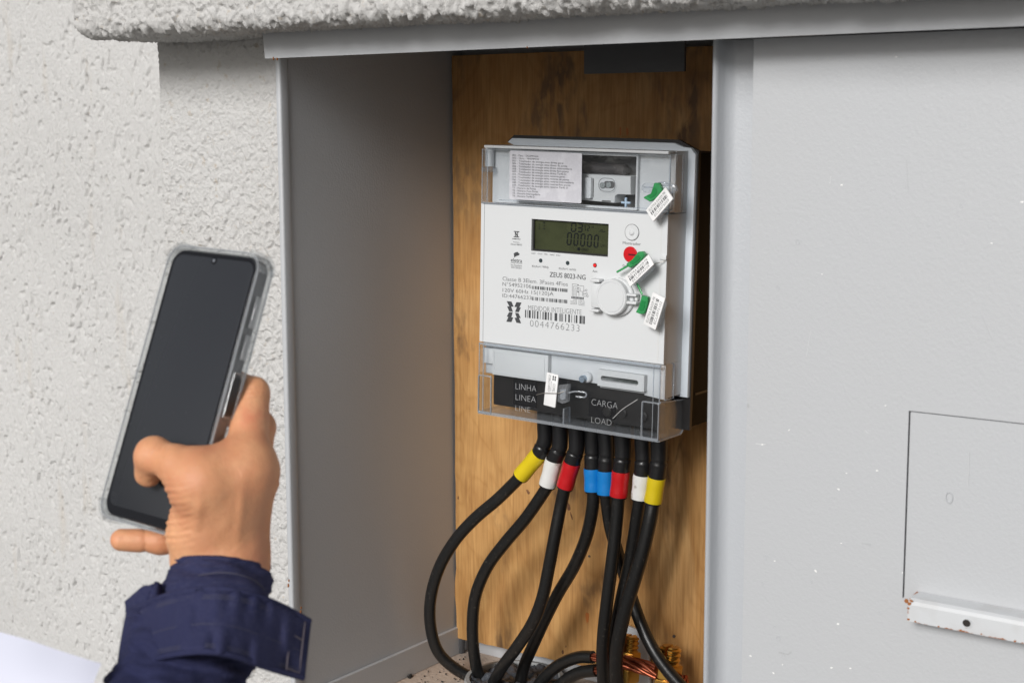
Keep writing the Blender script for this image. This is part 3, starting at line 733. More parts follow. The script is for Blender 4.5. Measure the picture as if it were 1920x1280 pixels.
# back of the compartment with the module window
mwx0, mwz1 = L2(1060, 287, 0.010); mwx1, mwz0 = L2(1194.5, 392, 0.010)
mwz1 = L2(1190, 292, 0.010)[1]
gridplate('upper_recess', [wx0, mwx0, mwx1, FW - 0.0005], [0.0005, mwz0, mwz1, uz1 - 0.001], {(1, 1)}, 0.012, 0.014, M_white, meter)
ring('module_frame', rrect(mwx0 - 0.0005, mwx1 + 0.001, mwz0 - 0.001, mwz1 + 0.001, 0.0012, 3), rrect(mwx0 + 0.0008, mwx1 - 0.0008, mwz0 + 0.0008, mwz1 - 0.0008, 0.0008, 3), 0.008, 0.012, M_white, meter)
M_cav = mat('grey_cavity', (0.10, 0.10, 0.10), 0.6)
box('module_cavity', mwx0, mwx1, 0.030, 0.032, mwz0, mwz1, M_cav, meter)
for nm, q in (('cavity_wall', (mwx1, mwx1 + .001, .014, .032, mwz0, mwz1)), ('cavity_wall', (mwx0, mwx1, .014, .032, mwz1, mwz1 + .001)), ('cavity_wall', (mwx0, mwx1, .014, .032, mwz0 - .001, mwz0))):
    box(nm, *q, M_offwh, meter)
# antenna
p = L3(1178, 319, 0.020); q = L3(1060, 311.5, 0.020); rad = 0.0052
lathe('antenna', [(rad * .35, 0), (rad * .75, .001), (rad, .0028), (rad, (Vector(p) - Vector(q)).length)], p, Vector(q) - Vector(p), mat('dark_grey_rubber', (0.05, 0.045, 0.045), 0.5), meter, 20)
# comm module: white block with a notch at lower right
mp_ = lambda zx, zy, d=0.010: L2(880 + zx / 4.266, 240 + zy / 4.266, d)
blk = [mp_(880, 366), mp_(1290, 385), mp_(1290, 535), mp_(1185, 530), mp_(1165, 545), mp_(1160, 600), mp_(1160, 600), mp_(880, 575)]
blk = [blk[i] for i in (0, 1, 2, 3, 4, 5, 7)]
mod = prism('communication_module', blk, 0.010, 0.028, M_offwh, meter, 0.0006)
c1 = mp_(1103, 455, 0.0098); sx_ = 0.0098; sz_ = 0.0070
prt = rrect(c1[0] - sx_, c1[0] + sx_, c1[1] - sz_, c1[1] + sz_, sz_ * .95, 5)
pin = rrect(c1[0] - sx_ + .0010, c1[0] + sx_ - .0010, c1[1] - sz_ + .0010, c1[1] + sz_ - .0010, sz_ * .95 - .0010, 5)
prism('optical_port', prt, 0.0094, 0.0102, M_white, mod, 0.0003)
ring('port_groove', pin, rrect(c1[0] - sx_ + .0014, c1[0] + sx_ - .0014, c1[1] - sz_ + .0014, c1[1] + sz_ - .0014, sz_ * .95 - .0014, 5), 0.00915, 0.0094, M_cav, mod)
pd = rrect(c1[0] - .0030, c1[0] + .0080, c1[1] - .0028, c1[1] + .0034, .0026, 4)
prism('port_window', pd, 0.0090, 0.0096, M_cav, mod)
for k, dxx in enumerate((-.0042, .0022)):
    lathe('port_lens', [(.0028, 0), (.0028, .0012), (.0021, .0018), (.0018, .0012), (.0009, .0012), (.0005, .0018)], (c1[0] + dxx, 0.0094, c1[1] + (0 if k else -.0006)), (0, -1, 0), mat('smoky_lens', (0.30, 0.33, 0.33), 0.1, coat=0.6), mod, 18)
sl0 = mp_(925, 395, 0.007); sl1 = mp_(975, 565, 0.007)
prism('slider', rrect(sl0[0], sl1[0], sl1[1], sl0[1], 0.0012, 3), 0.006, 0.011, M_white, mod, 0.0006)
sl0 = mp_(970, 400, 0.0096); sl1 = mp_(992, 560, 0.0096)
prism('slider_slot', rrect(sl0[0], sl1[0], sl1[1], sl0[1], 0.0012, 3), 0.0097, 0.0102, M_cav, mod)
a, b_ = mp_(1060, 578, .0097), mp_(1130, 592, .0097); box('module_latch', a[0], b_[0], 0.0096, 0.0102, b_[1], a[1], M_cav, mod)
c2 = mp_(1256, 597, 0.016)
M_bscrew = mat('pale_blue_screw', (0.45, 0.58, 0.72), 0.35)
s = lathe('cross_screw', [(.0016, 0), (.0016, .001)], (c2[0], 0.017, c2[1]), (0, -1, 0), M_bscrew, meter, 12)
box('screw_slot', c2[0] - .0046, c2[0] + .0046, .0145, .0165, c2[1] - .0009, c2[1] + .0009, M_bscrew, s, .0003)
box('screw_slot', c2[0] - .0009, c2[0] + .0009, .0144, .0166, c2[1] - .0046, c2[1] + .0046, M_bscrew, s, .0003)
# white roof lip and side frames of the compartment
tl_ = L2(907.5, 271, -0.001); 
box('top_lip', tl_[0], FW - 0.001, -0.0010, 0.012, uz1 - 0.0025, uz1, M_white, meter, 0.0005)
box('top_shell', 0.002, FW - 0.0005, 0.012, depth_fl, uz1 - 0.0028, uz1 - 0.0002, M_white, meter)
box('right_shell', FW - 0.0018, FW - 0.0003, 0.014, depth_fl, 0.0, uz1 - 0.0028, M_white, meter)
box('left_shell', wx0, wx0 + 0.0016, 0.014, depth_fl, 0.0, uz1 - 0.0028, M_white, meter)
hp = L2(917, 275, 0.008); hq = L2(917, 312, 0.008)
lathe('hinge_post', [(0.0042, 0), (0.0042, hp[1] - hq[1])], (hp[0] + .001, 0.008, hq[1]), (0, 0, 1), M_white, meter, 20)
hq = L2(915, 318, 0.004); box('hinge_tab', hq[0] - .0060, hq[0] + .0055, 0.001, 0.011, hq[1] - .0022, hq[1] + .0022, M_clearh, meter, .0008)
hq = L2(908, 385, 0.004)

# clear upper cover: thin shell of panels with bright edges
def shell_cover(name, x0, x1, z0, z1, y0, y1, tk, side=None, edge=0.0013):
    c = gridplate(name, [x0, x1], [z0, z1], {}, y0, y0 + tk, M_clear, meter)
    box('cover_side', x1 - tk, x1, y0 + tk, y1, z0, z1, M_clear, c)
    box('cover_side', x0, x0 + tk, y0 + tk, y1, z0, z1, M_clear, c)
    return c
cx0 = L2(904, 300, -0.002)[0]; cx1 = L2(1256.5, 340, -0.002)[0]; cz0 = 0.0010; cz1 = uz1 - 0.0035
uc = shell_cover('clear_upper_cover', cx0, cx1, cz0, cz1, -0.002, 0.020, 0.0012)
e = 0.0009
for nm, q in {'cover_edge': (cx0, cx0 + e, -.0025, -.0020, cz0, cz1)}.items(): box(nm, *q, M_cleare, uc)
for q in ((cx0, cx1, -.0026, -.0020, cz0 - e, cz0 + e * .4), (cx0, cx1, -.0026, -.0020, cz1 - e * .6, cz1), (cx1 - e, cx1 + e * .3, -.0026, -.0014, cz0, cz1), (cx0 + .006, cx0 + .0068, -.0024, -.0020, cz0, cz1),
          (cx1 - .0006, cx1 + .0004, .0194, .0206, cz0, cz1), (cx0 + .02, cx1 - .014, -.0024, -.0020, cz0 + .0026, cz0 + .0032)): box('cover_edge', *q, M_cleare, uc)
# clear lug on the right carrying the first seal
g0 = L2(1205, 343, -0.004); g1 = L2(1270, 362, -0.004)
lug = prism('seal_lug', rrect(g0[0], g1[0], g1[1] - .001, g0[1], 0.004, 5), -0.0065, -0.002, M_clearh, uc, 0.0008)
box('lug_edge', g0[0] + .003, g0[0] + .016, -0.0070, -0.0064, (g0[1] + g1[1]) / 2 - .0004, (g0[1] + g1[1]) / 2 + .0006, M_cleare, uc)
g0 = L2(1232, 346, 0.0); g1 = L2(1268, 398, 0.0)
ring('lug_edge', rrect(g0[0], cx1 + .0035, g1[1] + .0015, g0[1], .0012, 3), rrect(g0[0] + .0008, cx1 + .0027, g1[1] + .0023, g0[1] - .0008, .0008, 3), -.0034, -.0024, M_cleare, uc)
# sticker with the list of codes
sp0 = mp_(322, 182, -.0023); sp1 = mp_(899, 600, -.0023)
stp = [mp_(*q, -.0023) for q in ((332, 181), (895, 203), (901, 210), (896, 597), (888, 603), (327, 569), (319, 561), (323, 190))]
stk = prism('sticker', stp, -.0024, -.00205, M_sticker, uc)
ink = Ink(-.00255)
lines = ['001 - Data - DD/MM/AA', '002 - Hora - HH:MM:SS', '003 - Totalizador de energia ativa direta geral', '004 - Totalizador de energia ativa direta da ponta',
         '006 - Totalizador de energia ativa direta intermediaria', '008 - Totalizador de energia ativa direta fora ponta', '009 - Totalizador de energia ativa direta Tarifa D',
         '103 - Totalizador de energia ativa reversa geral', '104 - Totalizador de energia ativa reversa da ponta', '106 - Totalizador de energia ativa reversa intermediaria',
         '108 - Totalizador de energia ativa reversa fora ponta', '109 - Totalizador de energia ativa reversa Tarifa D', 'T1 - Horario de Ponta', 'T2 - Horario Fora Ponta', 'T3 - Horario Intermediario', 'T4 - Horario Tarifa D']
xe = [1022, 1024, 1415, 1480, 1556, 1504, 1464, 1440, 1508, 1586, 1532, 1492, 978, 1015, 1048, 956]
for k, (s_, x_) in enumerate(zip(lines, xe)):
    x0_ = 602; y0_ = 365 + k * 43.3; f_ = (x_ - x0_) * 0.052
    pz = lambda zx, zy: L2(890 + zx / 8.532, 250 + zy / 8.532, -.00255)
    ink.text(s_, pz(x0_, y0_), pz(x_, y0_ + f_), 0.0017)
ink.build('sticker_print', M_ink, uc)

# ---- printing on the face
ink = Ink(-0.0002); inl = Ink(-0.0002)
z3 = lambda zx, zy: L2(930 + zx / 8, 400 + zy / 8)
z4 = lambda zx, zy: L2(900 + zx / 8.727, 500 + zy / 8.727)
z5 = lambda zx, zy, d=0.0: L2(1080 + zx / 6.4, 440 + zy / 6.4, d)
PX = 0.54e-3                                    # metres per photo pixel on the face (vertical)
PXV = (L2(950, 450)[1] - L2(950, 460)[1]) / 10
ink.poly([z3(270, 264), z3(350, 270), z3(350, 283), z3(268, 277)]); ink.poly([z3(268, 345), z3(350, 350), z3(348, 362), z3(266, 357)])
ink.poly([z3(285, 280), z3(300, 281), z3(330, 345), z3(312, 346)]); ink.poly([z3(320, 283), z3(333, 284), z3(330, 345), z3(322, 330)]); ink.poly([z3(285, 285), z3(292, 290), z3(298, 346), z3(286, 344)])
ink.text('INMETRO', z3(248, 390), z3(368, 398), 2.6 * PXV, offset=.01)
inl.text('Inmetro', z3(260, 436), z3(352, 444), 2.4 * PXV); inl.text('Dimel 380/22', z3(224, 472), z3(392, 484), 3.0 * PXV)
ink.poly([z3(268, 600), z3(300, 582), z3(325, 578), z3(335, 592), z3(358, 608), z3(345, 628), z3(305, 640), z3(275, 662)])
ink.text('eletra', z3(224, 722), z3(392, 738), 7.2 * PXV, offset=.006)
ink.text('energy solutions', z3(224, 744), z3(392, 757), 2.0 * PXV); ink.text('Ind. Brasileira', z3(226, 782), z3(388, 794), 2.4 * PXV); inl.text('07/2025', z3(230, 820), z3(385, 832), 3.4 * PXV)
for s_, a_, b2 in (('DST', (537, 610), (595, 614)), ('COV', (627, 614), (697, 620)), ('TER', (722, 622), (775, 626)), ('NRC', (812, 630), (880, 636)), ('INV', (905, 638), (968, 642))):
    inl.text(s_, z3(*a_), z3(*b2), 2.6 * PXV)
inl.text('Kh,Ke=1 Wh/p', z3(543, 806), z3(790, 822), 4.0 * PXV); inl.text('Kh,Ke=1 varh/p', z3(946, 840), z3(1200, 858), 4.0 * PXV); inl.text('Aux.', z3(1450, 880), z3(1527, 886), 4.2 * PXV)
ink.text('ZEUS 8023-NG', z3(805, 950), z3(1345, 996), 9.3 * PXV, offset=.004)
TH = -0.008
inl.text('Classe B 3Elem. 3Fases 4Fios', z4(372, 224), z4(1437, 318), 7.7 * PXV, offset=TH)
inl.text('N\u00b054952106', z4(370, 312), z4(838, 353), 7.5 * PXV, offset=TH)
inl.text('120V 60Hz 15(120)A', z4(372, 408), z4(1205, 474), 7.2 * PXV, offset=TH)
inl.text('ID:44766233', z4(370, 498), z4(842, 538), 7.2 * PXV, offset=TH)
ink.bars(z4(852, 364), z4(1432, 416), 6.0 * PXV, code(26, 3)); ink.bars(z4(850, 548), z4(1428, 600), 6.5 * PXV, code(27, 5))
inl.text('MEDIDOR INTELIGENTE', z4(790, 708), z4(1662, 785), 9.8 * PXV, offset=-.018)
ink.bars(z4(738, 830), z4(1716, 937), 14.6 * PXV, [2, 2, 1, 2, 4, 3, 2, 2, 2, 3, 3, 3, 1, 4, 2, 2, 4, 2, 2, 3, 1, 1, 1, 5, 5, 4, 1, 1, 1, 1, 1, 1, 1, 4, 2, 4, 3, 3, 1, 4, 1, 2, 3, 4, 4, 1, 1, 1, 3])
inl.text('0044766233', z4(820, 975), z4(1628, 1062), 13.2 * PXV, offset=-.022, space=1.15)
for pl in (((437, 562), (515, 568), (552, 652), (512, 652), (540, 735), (478, 728), (445, 645), (482, 648)), ((598, 578), (680, 585), (645, 665), (670, 668), (635, 742), (575, 738), (605, 660), (565, 655)),
           ((478, 740), (535, 745), (515, 825), (545, 830), (515, 905), (432, 898), (465, 820), (440, 815)), ((575, 752), (630, 757), (668, 838), (640, 838), (675, 925), (598, 915), (567, 835), (602, 832))):
    ink.poly([z4(*p) for p in pl])
wd = 0.00028
def wire(*pts):
    for i in range(len(pts) - 1): inl.line(z4(*pts[i]), z4(*pts[i + 1]), wd)
for k in range(4):
    o = 22 * k; wire((1512 + o, 480), (1512 + o, 280 + 35 * k), (1600, 290 + 35 * k)) 
wire((1600, 305), (1700, 315), (1700, 480)); wire((1600, 345), (1640, 350), (1640, 400), (1680, 405), (1680, 480)); wire((1590, 375), (1620, 380), (1620, 480))
for k, (x, z) in enumerate(((1740, 385), (1745, 440), (1760, 480))):
    for t in range(10):
        a0, a1_ = 2 * math.pi * t / 10, 2 * math.pi * (t + 1) / 10
        inl.line(z4(x + 14 * math.cos(a0), z + 16 * math.sin(a0)), z4(x + 14 * math.cos(a1_), z + 16 * math.sin(a1_)), wd)
    wire((1690, z + 8), (x - 14, z))
for k in range(9): ink.poly([z4(1498 + 23 * k, 482 + 2 * k), z4(1514 + 23 * k, 484 + 2 * k), z4(1514 + 23 * k, 520 + 2 * k), z4(1498 + 23 * k, 518 + 2 * k)])
for k in range(4): wire((1515 + 22 * k, 525), (1515 + 22 * k, 545 + 22 * k), (1480, 540 + 22 * k)) if k else None
for k in range(4): wire((1620 + 22 * k, 535), (1620 + 22 * k, 625 - 22 * k), (1715, 632 - 20 * k))
for q, r0 in enumerate(((1605, 300), (1605, 350), (1605, 410))): ink.poly([z4(r0[0] + 9 * math.cos(t), r0[1] + 12 * math.sin(t)) for t in np.linspace(0, 6.28, 9)[:-1]])
inl.text('Mostrador', z5(562, 112), z5(778, 130), 5.0 * PXV, offset=0)
inl.text('Demanda', z5(562, 384), z5(700, 392), 4.2 * PXV)
tag(ink.build('face_print', M_ink, meter), kind='stuff'); tag(inl.build('face_fine_print', M_inkl, meter), kind='stuff')
# buttons and lamps
def disc(name, px, py, r, h, mt, prof=None, par=None, y=0.0, seg=28):
    c = L3(px, py, y); return lathe(name, prof or [(r, 0), (r, h * .7), (r * .92, h)], c, (0, -1, 0), mt, par or meter, seg)
cb = L3(1185.2, 435.7)
rb = 0.0073
ring('button_groove', [(cb.x + rb * math.cos(t), cb.z + rb * math.sin(t)) for t in np.linspace(0, 6.2832, 33)[:-1]], [(cb.x + (rb - .0004) * math.cos(t), cb.z + (rb - .0004) * math.sin(t)) for t in np.linspace(0, 6.2832, 33)[:-1]], -.0003, .0001, M_ink, meter)
disc('display_button', 1185.2, 435.7, .0068, .0008, M_white, [(.0069, 0), (.0069, .0005), (.0064, .0009), (.0030, .0007), (.0026, .0010), (.0018, .0020), (.0005, .0023)])
rbn = disc('red_demand_button', 1182.4, 477, .0070, .0016, M_red, [(.0070, 0), (.0070, .0008), (.0062, .0014), (.0001, .0016)])
cr = L3(1182.4, 477); box('button_slot', cr.x - .0012, cr.x + .0060, -.0019, -.0015, cr.z - .0007, cr.z + .0007, mat('dark_red', (0.10, 0.0, 0.005), 0.4), rbn)
ML = mat('dark_lens', (0.035, 0.05, 0.055), 0.12, coat=0.5)
disc('pulse_lamp', 1014, 488.5, .0019, .0006, ML); disc('pulse_lamp', 1064.5, 493, .0019, .0006, ML)
M_led = mat('lit_red_lamp', (0.6, 0.01, 0.01), 0.2); bsd = M_led.node_tree.nodes['Principled BSDF']; bsd.inputs['Emission Color'].default_value = (1, 0.03, 0.03, 1); bsd.inputs['Emission Strength'].default_value = 0.5
disc('aux_lamp_ring', 1115.6, 497.4, .0020, .0004, mat('dark_red_ring', (0.12, 0.005, 0.005), 0.3)); disc('aux_lamp', 1115.6, 497.4, .0013, .0010, M_led)
# round battery lid with hinge and clasp
cbm = L3(1155.3, 555.6)
rl = 0.0152
disc('battery_rim', 1159.5, 556.5, .0170, .0030, M_white, [(.0172, 0), (.0172, .0022), (.0165, .0030)])
bl_ = lathe('battery_lid', [(rl + .0008, 0), (rl + .0008, .0055), (rl, .0065), (rl - .0016, .0065), (rl - .0020, .0061), (rl - .0023, .0065), (.0001, .0067)], (cbm.x, -.0028, cbm.z), (0, -1, 0), M_white, meter, 48)
h0 = z5(233, 572); h1 = z5(335, 872)
box('hinge_leaf', h0[0], h1[0] + .004, -.0075, 0, h1[1], h0[1], M_white, bl_, .0012)
h0 = z5(224, 512); h1 = z5(338, 566); box('hinge_knuckle', h0[0], h1[0], -.0085, 0, h1[1], h0[1] - .0004, M_white, bl_, .001)
h0 = z5(218, 872); h1 = z5(330, 922); box('hinge_knuckle', h0[0], h1[0], -.0085, 0, h1[1], h0[1] - .0004, M_white, bl_, .001)
h0 = z5(620, 690); h1 = z5(775, 736); box('clasp_arm', h0[0], h1[0], -.0080, -.0015, h1[1], h0[1], M_white, bl_, .0008)
h0 = z5(620, 780); h1 = z5(775, 832); box('clasp_arm', h0[0], h1[0], -.0080, -.0015, h1[1], h0[1], M_white, bl_, .0008)
h0 = z5(740, 736); h1 = z5(770, 780); box('clasp_slot', h0[0], h1[0], -.0050, -.0015, h1[1], h0[1], M_offwh, bl_)
h0 = z5(1012, 240); h1 = z5(1090, 305); box('seal_eyelet', h0[0], h1[0], -.0015, 0.001, h1[1], h0[1], M_white, meter, .0005)
# vertical groove at right side and seam at left
box('face_groove', FW - .0068, FW - .0052, -.00015, .0005, zb_face, -0.001, M_offwh, meter)
box('face_seam', .0038, .0041, -.0001, .0004, zb_face, -0.0005, M_ink, meter)
mk('face_step', [(0, -.0001, -.0004), (FW, -.0001, -.0004), (FW, -.0001, 0.0002), (0, -.0001, 0.0002)], [(0, 1, 2, 3)], M_inkl, meter)

# ---- lower compartment
z7 = lambda zx, zy, d=0.0: L2(1080 + zx / 7.1125, 660 + zy / 7.1125, d)
z6 = lambda zx, zy, d=0.0: L2(880 + zx / 7.527, 630 + zy / 7.527, d)
RD = 0.007
wb0 = z6(230, 560, RD)[0]; zwb = z7(300, 470, RD)[1]; zwr = z7(1020, 590, RD)[1]; xr1 = FW - .001
pts = [(wb0, z6(250, 120, RD)[1]), (xr1, zb_face - .001), (xr1, zwr - .002), (z7(908, 575, RD)[0], zwr), (z7(908, 575, RD)[0], zwb + .0), (z7(320, 470, RD)[0], zwb), (z7(320, 440, RD)[0], zwb + .003), (z6(1130, 620, RD)[0], zwb + .004), (z6(1130, 620, RD)[0], z6(200, 510, RD)[1]), (wb0, z6(200, 510, RD)[1])]
prism('terminal_shield', pts, RD, RD + .004, M_white, meter, .0005)
box('shield_step', wb0, xr1, 0.0035, RD, zb_face - .0045, zb_face - .001, M_white, meter, .0004)
a, b_ = z6(330, 168, .002), z6(1055, 545, .002)
zt0, zt1 = z6(335, 540, .002)[1], z6(340, 172, .002)[1]
pan = prism('terminal_lid', rrect(a[0], z6(1118, 280, .002)[0], zt0, zt1, .0010, 3), .0015, RD, M_offwh, meter, .0006)
ring('lid_rim', rrect(a[0] + .0024, z6(1118, 280, .002)[0] - .0038, zt0 + .0028, zt1 - .0028, .0008, 3), rrect(a[0] + .0028, z6(1118, 280, .002)[0] - .0042, zt0 + .0032, zt1 - .0032, .0006, 3), .0011, .0016, M_white, pan)
box('lid_tab', wb0, a[0], .003, RD, z6(230, 380, .003)[1], z6(230, 160, .003)[1] , M_offwh, pan, .0004)
s0 = z7(290, 228, .0015); s1 = z7(905, 520, .0015); zs0 = z7(290, 445, .0015)[1]
o0 = z7(330, 312, .0015); o1 = z7(828, 435, .0015)
oz1, oz0 = z7(340, 312, .0015)[1], z7(340, 378, .0015)[1]
outer = rrect(s0[0], s1[0], zs0, s0[1], .0006, 5); inner = rrect(o0[0], o1[0], oz0, oz1, (oz1 - oz0) * .49, 5)
sm = ring('slotted_module', outer, inner, .0015, .010, M_offwh, meter)
box('slot_board', o0[0] - .001, o1[0] + .001, .0070, .0075, oz0 - .001, oz1 + .001, mat('dark_green_board', (0.012, 0.03, 0.02), 0.4), sm)
c = z7(82, 358, .0); sc_ = lathe('shield_screw', [(.0034, 0), (.0034, .004), (.0030, .005), (.0022, .0050), (.0018, .0044), (.0006, .0044)], (c[0], .004, c[1]), (0, -1, 0), M_screw, meter, 20)
c = z7(165, 330, RD); lathe('screw_boss', [(.0050, 0), (.0050, .003), (.0040, .004)], (c[0], RD, c[1]), (0, -1, 0), M_white, meter, 20)
# black terminal block
tb0 = z6(370, 700, .010)[0]
tb = box('terminal_block', tb0 - .004, FW - .004, .012, .0325, zc_bot + .006, zwb + .030, M_black, meter, .001)
for k in range(8):
    px_ = [1022, 1050, 1081, 1111, 1137, 1166, 1205, 1235][k]
    c = L3(px_, 775, .010); lathe('terminal_screw', [(.0045, 0), (.0045, .0015), (.0036, .0022)], (c.x, .012, zc_bot + .016), (0, -1, 0), M_black, tb, 16) if k in (4, 5, 6) else None
box('lower_shell', FW - .0018, FW - .0003, .0045, depth_fl, zwr, zb_face - .0012, M_white, meter)
# clear lower cover
kx0 = L2(898, 700, -.004)[0]; kx1 = z7(1128, 400, -.004)[0]; kz1 = zb_face - .0005; kz0 = zc_bot
lc = gridplate('clear_terminal_cover', [kx0, kx1], [kz0, kz1], {}, -.004, -.0025, M_clear, meter)
box('cover_side', kx1 - .0015, kx1, -.0025, .016, kz0, kz1, M_clear, lc); box('cover_side', kx0, kx0 + .0015, -.0025, .038, kz0, kz1, M_clear, lc)
box('cover_floor', kx0, kx1, -.0025, .040, kz0, kz0 + .0018, M_clearh, lc)
for q in ((kx0, kx1, -.0050, -.0040, kz0 - .0008, kz0 + .0022), (kx0, kx1, -.0048, -.0040, kz1 - .0016, kz1 + .0002), (kx0, kx0 + .0009, -.0046, -.0040, kz0, kz1), (kx1 - .0009, kx1, -.0046, -.0038, kz0, kz1),
          (kx0 + .0048, kx0 + .0058, -.0046, -.0040, kz0, kz1), (kx1 - .0072, kx1 - .0066, -.0046, -.0040, kz0, kz1)):
    box('cover_edge', *q, M_cleare, lc)
# the boxed-out lower corners
rzt = z7(900, 645, -.004)[1]; rx0 = z7(885, 640, -.004)[0]
lcr = ring('corner_box_rim', rrect(rx0, kx1, kz0, rzt, .0020, 4), rrect(rx0 + .0011, kx1 - .0009, kz0 + .002, rzt - .0011, .0014, 4), -.0056, -.0040, M_cleare, lc)
llt = z6(160, 540, -.004)[1]; llx = z6(322, 600, -.004)[0]
ring('corner_box_rim', rrect(kx0, llx, kz0, llt, .0016, 4), rrect(kx0 + .0009, llx - .0010, kz0 + .002, llt - .001, .001, 4), -.0056, -.0040, M_cleare, lc)
# right flank of the lower box, chamfered at the back
dB = L3(1285, 740, .046)
sd_pts = [(-.004, kz0), (.034, kz0), (.046, kz0 + .009), (.046, rzt - .004), (-.004, rzt)]
V = [(kx1 - .0012, y, z) for y, z in sd_pts] + [(kx1, y, z) for y, z in sd_pts]; n = len(sd_pts)
mk('cover_flank', V, [tuple(range(n)), tuple(range(n, 2 * n))] + [(i, (i + 1) % n, n + (i + 1) % n, n + i) for i in range(n)], M_clearh, lc)
for (ya, za_), (yb_, zb_) in ((sd_pts[0], sd_pts[1]), (sd_pts[1], sd_pts[2]), (sd_pts[2], sd_pts[3]), (sd_pts[3], sd_pts[4])):
    tube('flank_edge', [(kx1 + .0003, ya, za_), (kx1 + .0003, yb_, zb_)], .0008, M_cleare, lc, 6, 1)
tube('flank_edge', [(kx1 + .0002, .038, kz0 + .006), (kx1 + .0002, .038, rzt - .003)], .0004, M_cleare, lc, 6, 1)
# small clear frame on the flank above
tube('flank_edge', [(kx1 + .0003, .004, rzt + .001), (kx1 + .0003, .019, rzt + .001), (kx1 + .0003, .019, kz1 - .002), (kx1 + .0003, .015, kz1)], .0005, M_cleare, lc, 6, 1)
# divider and scratches
dv = z6(1335, 1000, -.002)
box('cover_rib', dv[0] - .0008, dv[0] + .0008, -.0025, .008, kz0, kz0 + .016, M_cleare, lc)
tube('cover_scratch', [(*[z7(490, 885, -.0045)[0]], -.0045, z7(490, 885, -.0045)[1]), (z7(620, 760, -.0045)[0], -.0045, z7(620, 760, -.0045)[1]), (z7(820, 630, -.0045)[0], -.0045, z7(820, 630, -.0045)[1])], .0002, M_tag, lc, 5, 4)
# moulded words
M_emb = mat('moulded_clear_letters', (0.42, 0.43, 0.44), 0.25)
for s_, a_, b2, h in (('LINHA', z6(652, 748, -.0045), z6(942, 788, -.0045), 12.5), ('LINEA', z6(652, 898, -.0045), z6(935, 940, -.0045), 12.0), ('LINE', z6(650, 1050, -.0045), z6(858, 1082, -.0045), 11.0),
                      ('CARGA', z7(205, 705, -.0045), z7(550, 760, -.0045), 12.5), ('LOAD', z7(203, 940, -.0045), z7(470, 982, -.0045), 12.0)):
    i2 = Ink(-.0043); i2.text(s_, a_, b2, h * PXV, offset=-.026)
    o = i2.build('moulded_word', M_emb, lc)
# dark squares behind the words (moulded recess in the block)
a, b_ = z6(625, 590, .0112), z6(945, 990, .0112); box('word_recess', a[0], b_[0], .0112, .0122, z6(630, 965, .0112)[1], zwb + .006, mat('gloss_black', (0.004, 0.004, 0.006), 0.1), tb)
a, b_ = z7(172, 600, .0112), z7(520, 900, .0112); box('word_recess', a[0], b_[0], .0112, .0122, z7(172, 850, .0112)[1], z7(172, 600, .0112)[1], bpy.data.materials['gloss_black'], tb)

